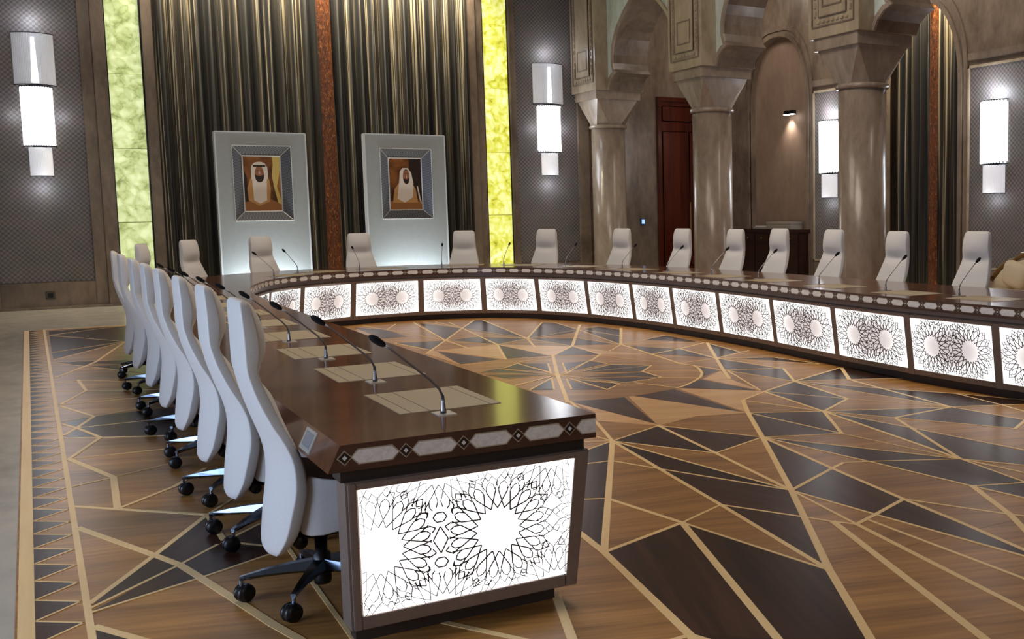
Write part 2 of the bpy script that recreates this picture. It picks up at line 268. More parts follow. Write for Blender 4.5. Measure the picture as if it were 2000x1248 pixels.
STRIPS=[(0.021,3.229,6.453,3.43,7.107),(0.021,3.43,7.107,3.645,8.048),(0.028,3.229,6.453,2.11,4.328),(0.014,3.229,6.453,2.982,6.315),(0.014,3.229,6.453,3.068,6.553),(0.014,3.229,6.453,3.196,6.69),(0.021,3.229,6.453,2.972,4.687),(0.021,2.972,4.687,2.796,3.541),(0.014,3.229,6.453,3.447,4.703),(0.014,3.229,6.453,3.601,5.729),(0.014,2.798,5.955,2.96,5.938),(0.014,2.96,5.938,3.098,5.58),(0.014,3.098,5.58,3.447,4.703),(0.014,2.424,5.214,2.54,5.153),(0.021,2.54,5.153,2.64,4.524),(0.014,3.229,6.453,3.738,6.722),(0.021,3.738,6.722,3.601,5.729),(0.021,3.601,5.729,3.447,4.703),(0.014,3.738,6.722,4.117,5.947),(0.014,3.601,5.729,4.117,5.947),(0.014,2.972,4.687,2.64,4.524),(0.014,2.972,4.687,3.189,4.256),(0.014,3.189,4.256,3.261,4.1),(0.014,3.261,4.1,3.327,3.998),(0.021,2.64,4.524,2.11,4.328),(0.014,2.64,4.524,2.796,3.541),(0.028,2.64,4.524,2.18,3.065),(0.028,2.18,3.065,2.088,2.771),(0.028,2.147,4.671,2.11,4.328),(0.028,2.11,4.328,1.938,3.279),(0.028,1.938,3.279,1.925,3.221),(0.021,1.938,3.279,1.808,3.269),(0.021,1.938,3.279,1.994,3.116),(0.028,4.806,7.216,4.534,6.739),(0.028,4.534,6.739,4.117,5.947),(0.028,4.117,5.947,3.447,4.703),(0.028,3.447,4.703,2.796,3.541),(0.028,2.796,3.541,2.455,2.873),(0.028,2.455,2.873,2.329,2.633),(0.014,4.806,7.216,5.185,7.456),(0.014,4.806,7.216,5.033,6.44),(0.021,5.185,7.456,5.717,7.739),(0.021,5.185,7.456,5.033,6.44),(0.014,5.185,7.456,5.528,6.754),(0.014,4.534,6.739,5.033,6.44),(0.014,4.534,6.739,4.626,5.715),(0.014,4.117,5.947,4.626,5.715),(0.021,5.717,7.739,5.528,6.754),(0.021,5.528,6.754,5.033,6.44),(0.021,5.033,6.44,4.626,5.715),(0.014,5.033,6.44,5.935,5.986),(0.014,5.033,6.44,5.296,5.923),(0.014,5.296,5.923,5.702,5.128),(0.014,5.033,6.44,5.139,5.572),(0.014,5.139,5.572,5.237,4.631),(0.014,5.237,4.631,5.21,4.284),(0.021,5.033,6.44,4.736,4.692),(0.021,5.296,5.923,5.139,5.572),(0.021,5.139,5.572,4.736,4.692),(0.021,5.935,5.986,5.296,5.923),(0.009,4.626,5.715,4.736,4.692),(0.014,4.117,5.947,4.736,4.692),(0.014,4.117,5.947,4.239,4.973),(0.014,4.239,4.973,4.318,4.186),(0.014,4.091,5.04,4.239,4.973),(0.014,4.239,4.973,4.736,4.692),(0.021,4.117,5.947,3.945,4.968),(0.021,3.945,4.968,3.826,4.207),(0.021,3.826,4.207,3.763,3.728),(0.021,3.763,3.728,3.686,3.251),(0.021,3.686,3.251,3.635,2.979),(0.021,4.091,5.04,3.945,4.968),(0.021,3.945,4.968,3.447,4.703),(0.014,3.447,4.703,3.514,4.073),(0.014,3.514,4.073,3.619,3.192),(0.014,3.619,3.192,3.635,2.979),(0.014,3.447,4.703,3.327,3.998),(0.021,3.327,3.998,3.128,2.754),(0.021,3.128,2.754,3.082,2.497),(0.021,3.826,4.207,3.514,4.073),(0.021,3.514,4.073,3.327,3.998),(0.014,3.826,4.207,4.063,3.678),(0.014,4.063,3.678,4.167,3.514),(0.028,4.318,4.186,4.063,3.678),(0.028,4.063,3.678,3.932,3.47),(0.028,3.932,3.47,3.671,3.036),(0.014,4.318,4.186,4.778,3.998),(0.014,4.318,4.186,4.386,3.667),(0.014,4.736,4.692,5.007,4.191),(0.014,4.736,4.692,4.806,4.021),(0.014,4.736,4.692,4.57,3.822),(0.014,3.423,4.016,3.394,2.991),(0.014,3.394,2.991,3.375,2.763),(0.028,3.261,4.1,2.792,2.637),(0.028,2.792,2.637,2.718,2.412),(0.014,5.935,5.986,5.992,5.303),(0.014,5.992,5.303,6.021,5.047),(0.014,5.935,5.986,6.301,5.811),(0.014,6.301,5.811,6.687,5.609),(0.021,6.166,7.483,6.081,6.966),(0.021,6.081,6.966,5.935,5.986),(0.014,5.717,7.739,6.172,7.526),(0.014,6.172,7.526,6.641,7.255),(0.021,5.717,7.739,6.556,8.131),(0.028,6.571,8.12,6.176,7.522),(0.021,6.099,8.437,5.717,7.739),(0.014,5.717,7.739,6.081,6.966),(0.014,6.081,6.966,6.4,6.395),(0.014,6.4,6.395,6.677,5.702),(0.014,5.717,7.739,5.935,5.986),(0.009,5.528,6.754,5.935,5.986),(0.014,6.4,6.395,6.309,5.805),(0.014,6.309,5.805,6.184,5.279),(0.021,5.689,5.116,6.095,5.346),(0.021,4.556,15.361,4.212,12.905),(0.021,4.212,12.905,4.171,11.921),(0.021,5.338,15.047,4.85,14.137),(0.021,4.85,14.137,4.212,12.905),(0.021,4.212,12.905,3.626,11.794),(0.014,4.835,15.24,4.85,14.137),(0.021,4.85,14.137,4.57,12.097),(0.021,4.57,12.097,4.169,10.799),(0.021,5.474,15.05,5.091,12.44),(0.021,5.091,12.44,4.816,11.548),(0.021,6.007,14.133,5.091,12.44),(0.014,6.146,14.015,6.019,12.96),(0.028,6.296,13.492,5.207,11.382),(0.021,5.207,11.382,4.688,10.744),(0.014,6.019,12.96,5.091,12.44),(0.014,4.212,12.905,4.67,13.046),(0.014,4.67,13.046,5.091,12.44),(0.014,3.864,15.43,3.967,14.61),(0.014,3.967,14.61,4.212,12.905),(0.014,3.967,14.61,4.288,15.316),(0.021,3.629,13.053,3.772,12.026),(0.014,3.629,13.053,4.212,12.905),(0.014,4.702,15.353,4.85,14.137),(0.014,4.212,12.905,4.57,12.097),(0.014,4.57,12.097,5.091,12.44),(0.014,4.57,12.097,4.665,10.802),(0.014,4.85,14.137,5.091,12.44),(0.014,5.091,12.44,5.207,11.382),(0.014,4.966,15.014,4.85,14.137),(0.021,5.207,11.382,5.141,10.514),(0.021,5.141,10.514,4.863,10.161),(0.014,6.019,12.96,6.387,13.119),(0.014,6.019,12.96,5.725,11.16),(0.014,5.595,12.111,5.725,11.16),(0.014,6.052,12.932,6.126,11.936),(0.028,6.538,12.726,5.725,11.16),(0.014,5.725,11.16,6.598,11.635),(0.014,5.725,11.16,6.567,10.787),(0.021,5.725,11.16,5.593,10.179),(0.021,5.593,10.179,5.476,9.377),(0.021,5.476,9.377,5.573,8.765),(0.014,5.725,11.16,5.34,10.694),(0.014,5.185,10.479,5.593,10.179),(0.014,5.751,10.986,6.07,10.389),(0.021,5.593,10.179,6.07,10.389),(0.021,6.07,10.389,6.576,10.685),(0.021,6.07,10.389,5.972,9.465),(0.021,5.972,9.465,6.444,9.712),(0.021,6.444,9.712,6.587,9.761),(0.028,6.605,10.661,5.972,9.465),(0.028,5.972,9.465,5.588,8.731),(0.028,5.588,8.731,5.333,8.225),(0.014,6.578,10.574,6.444,9.712),(0.014,5.972,9.465,6.486,9.155),(0.014,6.486,9.155,6.577,8.483),(0.014,5.972,9.465,6.56,8.462),(0.014,5.972,9.465,6.089,8.466),(0.014,5.588,8.731,6.089,8.466),(0.014,5.588,8.731,5.717,7.739),(0.014,5.466,9.385,5.972,9.465),(0.014,5.582,8.63,5.196,7.53),(0.014,4.962,9.116,5.398,8.827),(0.014,4.874,8.658,5.137,8.425),(0.014,4.529,8.568,4.692,8.087),(0.014,3.656,10.699,4.204,10.502),(0.014,4.204,10.502,4.676,10.689),(0.009,4.676,10.689,5.149,10.376),(0.009,5.149,10.376,5.287,9.764),(0.009,5.287,9.764,5.466,9.385),(0.021,5.519,9.171,5.447,8.95),(0.021,5.447,8.95,5.316,8.682),(0.021,5.316,8.682,5.182,8.487),(0.021,5.182,8.487,5.021,8.325),(0.021,5.021,8.325,4.826,8.158),(0.021,4.826,8.158,4.685,8.075),(0.028,4.686,10.746,4.155,9.437),(0.028,4.155,9.437,3.607,8.003),(0.014,4.401,10.227,4.14,9.551),(0.014,4.541,10.175,4.293,9.535),(0.014,4.03,9.286,3.771,8.643),(0.014,4.124,9.164,3.916,8.599),(0.009,4.155,9.437,4.146,10.428),(0.009,4.155,9.437,3.847,10.207),(0.009,4.155,9.437,3.622,10.082),(0.009,4.155,9.437,3.657,9.528),(0.009,4.155,9.437,3.601,9.105),(0.009,4.155,9.437,3.602,8.781),(0.009,4.155,9.437,4.846,10.163),(0.009,4.155,9.437,4.881,9.824),(0.009,4.155,9.437,5.18,9.438),(0.009,4.155,9.437,4.902,9.11),(0.009,4.155,9.437,4.872,8.679),(0.009,4.155,9.437,4.464,8.618),(0.009,4.155,9.437,4.395,8.599),(0.009,4.155,9.437,4.157,8.38),(0.009,4.155,9.437,3.726,9.874),(0.014,3.92,10.205,4.146,10.428),(0.014,4.146,10.428,4.168,9.633),(0.014,3.578,9.078,4.052,9.367),(0.014,3.602,8.781,4.004,9.258),(0.014,4.253,9.462,4.846,10.163),(0.014,4.846,10.163,4.882,9.812),(0.014,4.464,9.506,4.887,9.75),(0.014,4.887,9.75,5.182,9.437),(0.014,5.182,9.437,4.914,9.132),(0.014,4.914,9.132,4.872,8.679),(0.014,4.872,8.679,4.464,8.618),(0.014,4.151,9.095,4.395,8.599),(0.014,4.395,8.599,4.157,8.38),(0.014,4.157,8.38,4.158,9.138),(0.014,0.15,16.966,1.108,17.76),(0.014,1.108,17.76,1.491,18.146),(0.014,0.15,16.966,0.924,15.444),(0.014,0.141,14.715,0.924,15.444),(0.014,0.143,13.927,0.93,15.406),(0.021,0.133,12.342,0.527,13.443),(0.021,0.527,13.443,0.954,15.496),(0.014,0.151,13.702,0.517,13.565),(0.014,0.517,13.565,0.821,13.414),(0.014,0.821,13.414,1.074,13.364),(0.014,0.157,13.617,0.709,12.526),(0.014,0.709,12.526,0.916,12.071),(0.014,0.141,11.895,0.324,12.001),(0.014,0.324,12.001,0.609,11.716),(0.014,0.609,11.716,0.906,11.432),(0.021,0.312,12.042,0.348,11.229),(0.014,0.118,11.373,0.347,11.224),(0.014,0.347,11.224,0.879,10.916),(0.014,0.879,10.916,1.024,10.896),(0.021,0.136,10.524,0.348,11.229),(0.014,0.139,10.508,0.653,10.5),(0.014,0.653,10.5,0.948,10.542),(0.021,0.132,10.431,0.343,9.714),(0.014,0.343,9.714,0.639,9.883),(0.014,0.639,9.883,0.784,10.04),(0.014,0.127,9.622,0.343,9.714),(0.021,0.129,9.489,0.209,9.257),(0.021,0.209,9.257,0.339,8.746),(0.021,0.122,8.995,0.209,9.257),(0.021,0.209,9.257,0.343,9.714),(0.014,0.127,8.88,0.339,8.746),(0.014,0.339,8.746,0.78,8.511),(0.014,0.209,9.257,0.704,9.265),(0.014,0.704,9.265,0.827,9.313),(0.021,0.127,8.073,0.339,8.746),(0.014,0.127,8.073,0.732,8.036),(0.028,0.127,8.073,0.335,7.337),(0.028,0.335,7.337,0.306,6.533),(0.014,0.123,7.218,0.315,7.32),(0.009,0.335,7.337,0.681,7.54),(0.021,0.323,6.531,0.612,6.863),(0.021,0.612,6.863,0.822,7.255),(0.021,0.116,6.703,0.689,6.1),(0.028,0.115,6.221,0.392,5.496),(0.028,0.392,5.496,0.472,5.276),(0.028,0.472,5.276,0.527,5.028),(0.028,0.527,5.028,0.595,4.711),(0.028,0.595,4.711,0.686,4.275),(0.028,0.686,4.275,0.739,4.065),(0.021,0.115,4.955,0.392,5.496),(0.021,0.392,5.496,0.689,6.1),(0.014,0.114,4.889,0.472,5.276),(0.014,0.472,5.276,0.657,5.503),(0.014,0.116,4.833,0.527,5.028),(0.014,0.527,5.028,0.874,5.22),(0.021,0.689,6.1,0.693,5.565),(0.014,0.702,5.519,0.86,5.33),(0.014,0.707,5.554,0.883,5.752),(0.014,0.925,5.274,0.903,3.958),(0.028,0.117,4.647,0.272,4.365),(0.021,1.216,3.95,1.435,3.552),(0.028,1.698,3.931,1.549,3.438),(0.014,0.689,6.1,0.904,6.453)]
DARK=[[(3.646,8.025),(4.094,7.934),(3.754,6.792)],[(4.186,7.941),(4.633,8.047),(4.516,6.811)],[(4.711,8.09),(5.097,8.36),(5.173,7.531)],[(5.498,9.075),(5.536,8.719),(5.217,8.509),(5.338,8.717)],[(5.972,9.465),(6.059,8.49),(5.593,8.727)],[(5.619,8.653),(6.099,8.459),(5.717,7.739)],[(5.185,7.456),(5.717,7.739),(5.528,6.754),(5.033,6.44)],[(4.534,6.739),(5.033,6.44),(4.626,5.715),(4.117,5.947)],[(5.033,6.44),(5.935,5.986),(5.296,5.923)],[(5.296,5.923),(5.935,5.986),(5.992,5.303),(5.716,5.141)],[(5.033,6.44),(5.139,5.572),(4.736,4.692)],[(5.139,5.572),(4.736,4.692),(5.007,4.191),(5.189,4.384),(5.214,4.653)],[(4.117,5.947),(4.736,4.692),(4.239,4.973)],[(4.239,4.973),(4.736,4.692),(4.631,4.092),(4.318,4.186)],[(4.318,4.186),(4.778,3.998),(4.393,3.673)],[(4.117,5.947),(3.945,4.968),(3.447,4.703)],[(3.447,4.703),(3.945,4.968),(3.826,4.207),(3.514,4.073)],[(3.826,4.207),(3.514,4.073),(3.619,3.192),(3.686,3.251)],[(3.738,6.722),(4.117,5.947),(3.601,5.729)],[(3.229,6.453),(3.738,6.722),(3.601,5.729)],[(3.229,6.453),(3.447,4.703),(3.098,5.58)],[(3.098,5.58),(3.447,4.703),(3.189,4.256),(2.972,4.687)],[(2.972,4.687),(3.189,4.256),(2.796,3.541)],[(2.64,4.524),(2.11,4.328),(1.941,3.285),(2.18,3.065)],[(2.18,3.065),(1.941,3.285),(1.925,3.221),(1.994,3.116)],[(2.64,4.524),(2.796,3.541),(2.455,2.873),(2.18,3.065)],[(3.229,6.453),(2.11,4.328),(2.155,4.68),(2.31,4.997),(2.982,6.315)],[(5.717,7.739),(6.556,8.131),(6.176,7.522)],[(6.592,8.136),(6.181,7.518),(6.614,7.276),(6.676,7.721)],[(5.717,7.739),(6.081,6.966),(5.935,5.986)],[(6.081,6.966),(6.403,6.385),(6.309,5.805),(5.935,5.986)],[(6.406,6.359),(6.617,5.806),(6.495,5.699),(6.325,5.807)],[(6.184,9.359),(6.486,9.155),(6.577,8.483)],[(6.578,10.574),(6.444,9.712),(5.972,9.465)],[(5.773,11.028),(6.07,10.389),(5.593,10.179)],[(5.652,10.172),(6.059,10.37),(5.972,9.465),(5.923,9.629)],[(6.052,12.932),(6.387,13.119),(6.428,12.521),(5.725,11.16)],[(6.171,11.386),(6.585,11.611),(6.567,10.787)],[(5.207,11.382),(5.141,10.514),(4.721,10.757)],[(5.264,11.488),(5.595,12.111),(5.677,11.229)],[(3.784,11.903),(4.116,10.854),(3.661,10.753)],[(4.57,12.097),(4.665,10.802),(4.195,10.854)],[(4.586,15.154),(4.85,14.137),(4.212,12.905)],[(4.85,14.137),(5.331,15.029),(5.461,15.014),(5.091,12.44),(4.877,13.617)],[(4.659,12.968),(5.091,12.44),(4.57,12.097)],[(4.212,12.905),(4.664,13.051),(4.565,12.211)],[(5.091,12.44),(6.004,14.091),(6.131,13.849),(6.019,12.96)],[(5.091,12.44),(6.019,12.96),(5.804,12.657)],[(5.091,12.44),(5.548,12.065),(5.207,11.382)],[(3.695,15.208),(3.967,14.61),(3.955,13.635),(3.647,13.624)],[(3.629,13.053),(4.169,12.874),(3.772,12.026)],[(3.91,10.18),(4.146,10.428),(4.176,9.711)],[(4.173,10.407),(4.388,10.214),(4.205,9.731)],[(3.616,10.065),(3.847,10.207),(4.137,9.471)],[(3.605,9.897),(4.141,9.448),(3.686,9.505)],[(3.595,9.091),(4.104,9.396),(4.02,9.323)],[(3.606,8.778),(4.003,9.24),(3.774,8.649)],[(4.535,10.121),(4.838,10.156),(4.306,9.577)],[(4.361,9.609),(4.833,10.124),(4.881,9.824)],[(4.436,9.476),(4.887,9.75),(5.158,9.421),(4.894,9.148)],[(4.302,9.222),(4.867,8.683),(4.885,9.092)],[(4.204,9.18),(4.831,8.692),(4.476,8.628)],[(4.163,9.134),(4.382,8.591),(4.163,8.392)],[(4.113,9.096),(4.14,8.384),(3.903,8.584)],[(0.154,17.556),(1.101,17.665),(0.15,17.002)],[(0.154,16.938),(1.103,17.692),(0.97,15.593),(0.916,15.472)],[(0.153,16.843),(0.905,15.503),(0.142,14.77)],[(0.144,14.676),(0.9,15.42),(0.145,14.009)],[(0.158,13.704),(0.524,13.543),(0.409,13.161)],[(0.539,13.531),(0.821,13.406),(0.795,13.033),(0.506,13.317)],[(0.42,13.062),(0.704,13.029),(0.712,12.574)],[(0.126,9.59),(0.315,9.714),(0.209,9.257)],[(0.209,9.257),(0.343,9.714),(0.912,9.796),(0.783,8.535),(0.339,8.746)],[(0.127,8.904),(0.209,9.257),(0.339,8.746)],[(0.118,4.919),(0.392,5.496),(0.472,5.276)],[(0.119,4.853),(0.472,5.276),(0.527,5.028)],[(0.392,5.496),(0.689,6.1),(0.693,5.565),(0.649,5.49),(0.472,5.276)],[(0.472,5.276),(0.657,5.503),(0.705,5.527),(0.849,5.328),(0.865,5.205),(0.527,5.028)],[(0.706,5.516),(0.883,5.752),(0.862,5.339)],[(0.119,4.619),(0.272,4.365),(0.115,4.474)]]
LIGHT=[[(4.14,7.953),(4.186,7.941),(4.516,6.811),(4.534,6.739),(4.146,6.864),(3.738,6.722)],[(4.675,8.057),(5.173,7.531),(5.185,7.456),(4.806,7.216),(4.534,6.739),(4.542,6.838)],[(5.128,8.365),(5.532,8.69),(5.333,8.225),(5.196,7.53)],[(3.641,8.014),(3.754,6.792),(3.738,6.722),(3.459,7.157),(3.602,7.482)],[(3.79,12.012),(4.57,12.097),(4.169,10.799),(4.12,10.939)],[(3.626,11.794),(3.772,12.026),(3.79,11.898),(3.646,10.73)],[(4.57,12.097),(5.207,11.382),(4.692,10.742),(4.665,10.802)],[(5.207,11.382),(5.34,10.694),(5.56,10.206),(5.132,10.495)]]
CELLS=[[(4.850,14.137),(4.212,12.905),(4.702,13.056)],[(4.850,14.137),(4.702,13.056),(5.091,12.440)],[(5.021,8.325),(4.826,8.158),(4.692,8.087),(4.510,8.625),(4.406,8.609),(4.157,8.380),(4.158,9.081),(4.406,8.609),(4.510,8.625),(4.853,8.676),(4.915,9.147),(5.182,9.437),(4.882,9.812),(4.863,10.161),(5.141,10.514),(5.207,11.382),(4.688,10.744),(4.155,9.437),(3.645,8.048),(3.430,7.107),(3.229,6.453),(3.738,6.722),(4.117,5.947),(4.534,6.739),(4.806,7.216),(5.166,7.444),(5.196,7.530),(5.591,8.654),(5.573,8.765),(5.512,9.150),(5.447,8.950),(5.390,8.833),(5.316,8.682),(5.182,8.487),(5.128,8.433)],[(5.021,8.325),(5.128,8.433),(4.853,8.676),(4.510,8.625),(4.692,8.087),(4.826,8.158)],[(3.229,6.453),(2.959,5.940),(3.101,5.573)],[(3.229,6.453),(3.447,4.703),(3.601,5.729)],[(3.601,5.729),(3.447,4.703),(4.117,5.947)],[(4.915,9.147),(4.853,8.676),(5.128,8.433),(5.182,8.487),(5.316,8.682),(5.390,8.833)],[(4.915,9.147),(5.390,8.833),(5.447,8.950),(5.512,9.150),(5.477,9.387),(5.593,10.179),(5.141,10.514),(4.863,10.161),(4.882,9.812),(5.182,9.437)],[(5.712,11.060),(6.070,10.389),(6.576,10.685),(6.671,10.741),(6.567,10.787),(5.725,11.160)],[(5.712,11.060),(5.725,11.160),(5.593,12.129),(5.207,11.382),(5.141,10.514),(5.593,10.179)],[(5.593,10.179),(5.477,9.387),(5.972,9.465),(6.070,10.389)],[(2.805,3.600),(3.101,3.600),(3.261,4.100),(3.189,4.256)],[(2.805,3.600),(2.972,4.687),(2.640,4.524)],[(5.477,9.387),(5.512,9.150),(5.573,8.765),(5.972,9.465)],[(5.972,9.465),(6.577,8.483),(6.486,9.155)],[(5.972,9.465),(6.444,9.712),(6.578,10.574),(6.576,10.685)],[(5.972,9.465),(6.576,10.685),(6.070,10.389)],[(4.736,4.692),(4.616,4.064),(4.778,3.998),(4.806,4.021)],[(4.736,4.692),(5.033,6.440),(4.626,5.715),(4.117,5.947)],[(4.239,4.973),(4.117,5.947),(3.945,4.968),(4.091,5.040)],[(4.239,4.973),(4.091,5.040),(3.945,4.968),(3.826,4.207),(4.063,3.678),(4.318,4.186)],[(3.101,5.573),(2.959,5.940),(2.543,5.151),(2.640,4.524),(2.972,4.687)],[(0.306,6.533),(0.335,7.337),(0.113,7.212),(0.112,6.707)],[(0.306,6.533),(0.112,6.707),(0.112,6.229),(0.392,5.496),(0.689,6.100)],[(5.593,12.129),(5.725,11.160),(6.019,12.960)],[(5.593,12.129),(6.019,12.960),(5.091,12.440),(5.207,11.382)],[(5.207,11.382),(5.091,12.440),(4.570,12.097),(4.688,10.744)],[(0.044,13.742),(0.116,12.295),(0.410,13.117),(0.157,13.617)],[(0.044,13.742),(0.157,13.617),(0.410,13.117),(0.527,13.443)],[(0.044,13.742),(0.527,13.443),(0.924,15.444),(0.143,13.927)],[(0.044,13.742),(0.143,13.927),(0.924,15.444),(0.118,14.693)],[(0.339,8.746),(0.209,9.257),(0.122,8.995),(0.091,8.903)],[(0.339,8.746),(0.091,8.903),(0.113,8.122),(0.113,8.029)],[(0.113,8.029),(0.113,7.212),(0.335,7.337)],[(3.742,3.600),(4.014,3.600),(4.063,3.678),(3.826,4.207),(3.763,3.728)],[(3.742,3.600),(3.570,3.600),(3.619,3.192),(3.635,2.979),(3.686,3.251)],[(2.640,4.524),(2.543,5.151),(2.110,4.328)],[(0.120,10.471),(0.089,9.606),(0.343,9.714)],[(0.120,10.471),(0.348,11.229),(0.115,11.375)],[(0.089,9.606),(0.091,8.903),(0.122,8.995),(0.209,9.257),(0.129,9.489)],[(0.089,9.606),(0.129,9.489),(0.209,9.257),(0.343,9.714)],[(4.534,6.739),(5.033,6.440),(4.806,7.216)],[(5.033,6.440),(5.139,5.572),(5.296,5.923)],[(5.033,6.440),(5.935,5.986),(5.717,7.739),(5.528,6.754)],[(5.033,6.440),(5.166,7.444),(4.806,7.216)],[(0.115,11.375),(0.348,11.229),(0.314,11.995),(0.116,11.880)],[(5.166,7.444),(5.717,7.739),(5.591,8.654),(5.196,7.530)],[(5.717,7.739),(6.081,6.966),(6.173,7.526)],[(3.261,4.100),(3.101,3.600),(3.263,3.600),(3.327,3.998)],[(3.261,4.100),(3.327,3.998),(3.447,4.703),(3.189,4.256)],[(3.327,3.998),(3.263,3.600),(3.411,3.600),(3.424,4.037)],[(3.327,3.998),(3.424,4.037),(3.514,4.073),(3.447,4.703)],[(0.112,6.229),(0.111,4.947),(0.392,5.496)],[(3.424,4.037),(3.411,3.600),(3.570,3.600),(3.514,4.073)],[(0.119,16.941),(1.108,17.760),(0.120,17.800)]]

# ------------------------------------------------------------ floor
fl=tag(obj('floor',bbox(-6,14.4,-4,22.4,-.12,-.004),M['floorstone']),'polished grey beige marble floor around the inlaid timber floor','floor',kind='structure')
if 'category' in fl: del fl['category']
GB=-.32
base=obj('timber_base',prism([(-.14,-2),(13,-2),(13,17.85),(-.14,17.85)],-.004,0.0,GB),M['tan'],fl)
for ip,P in enumerate(CELLS): obj('wood_panel',prism(P,0,.0004+.000006*ip,GB+random.uniform(-.25,.25),(random.random()*9,random.random()*9)),M['tan'],fl)
for P in LIGHT: obj('pale_panel',prism(P,0,.0010,GB+random.uniform(-.2,.2),(random.random()*9,random.random()*9)),M['light'],fl)
for ip,P in enumerate(DARK):
    # grain follows the long side of each piece
    e=max(((P[i][0]-P[i-1][0],P[i][1]-P[i-1][1]) for i in range(len(P))),key=lambda d:d[0]**2+d[1]**2)
    obj('dark_panel',prism(P,0,.0012+.000004*ip,math.atan2(e[1],e[0]),(random.random()*9,random.random()*9)),M['dark'],fl)
def strip_poly(x0,y0,x1,y1,w_,ext=.3):
    w_*=1.3
    d=Vector((x1-x0,y1-y0)); l=d.length or 1; d/=l; n=Vector((-d.y,d.x))*w_/2; a=Vector((x0,y0))-d*w_*ext; b_=Vector((x1,y1))+d*w_*ext
    return [tuple(a-n),tuple(b_-n),tuple(b_+n),tuple(a+n)],math.atan2(d.y,d.x)
for i,(w_,x0,y0,x1,y1) in enumerate(STRIPS):
    p,a=strip_poly(x0,y0,x1,y1,w_); obj('inlay_strip',prism(p,0,.0018+.000003*i,a,(i*.37,0)),M['strip'],fl)
# saw-tooth border along the marble edge
obj('border_strip',prism([(-.132,-2),(-.075,-2),(-.075,17.85),(-.132,17.85)],0,.002,PI/2),M['strip'],fl)
obj('border_strip',prism([(.088,-2),(.115,-2),(.115,17.85),(.088,17.85)],0,.0022,PI/2),M['strip'],fl)
obj('border_strip',prism([(.1,17.80),(10.3,17.80),(10.3,17.84),(.1,17.84)],0,.0021,0),M['strip'],fl)
k=0; y=17.82
while y>3.0:
    obj('tooth_panel',prism([(-.075,y),(-.075,y-.276),(.080,y-.125)],0,.0012,PI/2,(k*.7,0)),M['dark'],fl)
    for a_,b_ in (((-.075,y),(.083,y-.125)),((.083,y-.125),(-.075,y-.276))):
        p,a=strip_poly(*a_,*b_,.0095); obj('tooth_strip',prism(p,0,.0019,a,(k*.3,.2)),M['strip'],fl)
    y-=.276; k+=1
tag(obj('ceiling',bbox(-6,14.4,-4,22.4,9.0,9.2),M['stone']),'pale ceiling above the hall',kind='structure')

# ------------------------------------------------------------ walls
YB=22.1
def uvbox(bm,axis):
    uv=bm.loops.layers.uv.verify()
    for f in bm.faces:
        for lp in f.loops:
            c_=lp.vert.co; lp[uv].uv=(c_.x if axis=='x' else c_.y,c_.z)
    return bm
wb=tag(obj('wall_back',bbox(-6,14.4,YB,YB+.3,0,9),M['stone']),'brown marble end wall behind the curtain and the lit onyx strips',kind='structure')
def pilaster(x0,x1,z1=9,d=.05,name='stone_pilaster'): return obj(name,bbox(x0,x1,YB-d,YB,0,z1,.008),M['stone'],wb)
for a,b_,d in ((-.78,-.45,.10),(.95,1.14,.08),(1.14,1.345,.12),(1.915,2.09,.14),(7.9,8.06,.14),(8.06,8.215,.10),(8.78,8.82,.12),(8.82,8.94,.09),(10.36,10.62,.10)): pilaster(a,b_,9,d)
for x0,x1 in ((-.45,.95),(8.94,10.36)):
    obj('woven_panel',uvbox(bbox(x0,x1,YB-.03,YB,.46,9),'x'),M['weave'],wb); obj('wainscot_slab',bbox(x0,x1,YB-.07,YB,0,.455,.006),M['stone'],wb)
obj('baseboard_back',bbox(-6,2.0,YB-.16,YB,0,.035),M['stone'],wb)
def onyx_strip(x0,x1,zs,mat,label):
    r=empty('onyx_light_strip',((x0+x1)/2,YB-.03,0),0,label,'wall light','glowing onyx strips beside the curtain')
    for z0,z1 in zip(zs,zs[1:]):
        bm=bbox(-(x1-x0)/2+.012,(x1-x0)/2-.012,-.03,.03,z0+.006,z1-.006)
        o=obj('onyx_slab',bm,mat,r)
        o.data.transform(Matrix.Translation((x0*3.1,0,z0*1.7))); o.location=(-x0*3.1,0,-z0*1.7)
    for s in (-1,1): obj('metal_edge',bbox(s*(x1-x0)/2-.009,s*(x1-x0)/2+.009,-.05,.03,zs[0],zs[-1]),M['sconcemetal'],r)
    return r
onyx_strip(1.355,1.90,[.12,1.47,2.78,4.09,5.42,6.75],M['onyxL'],'pale green backlit onyx strip left of the long striped curtain')
onyx_strip(8.225,8.77,[.12,1.51,2.84,4.18,5.51,6.84],M['onyxR'],'bright yellow backlit onyx strip right of the long striped curtain')

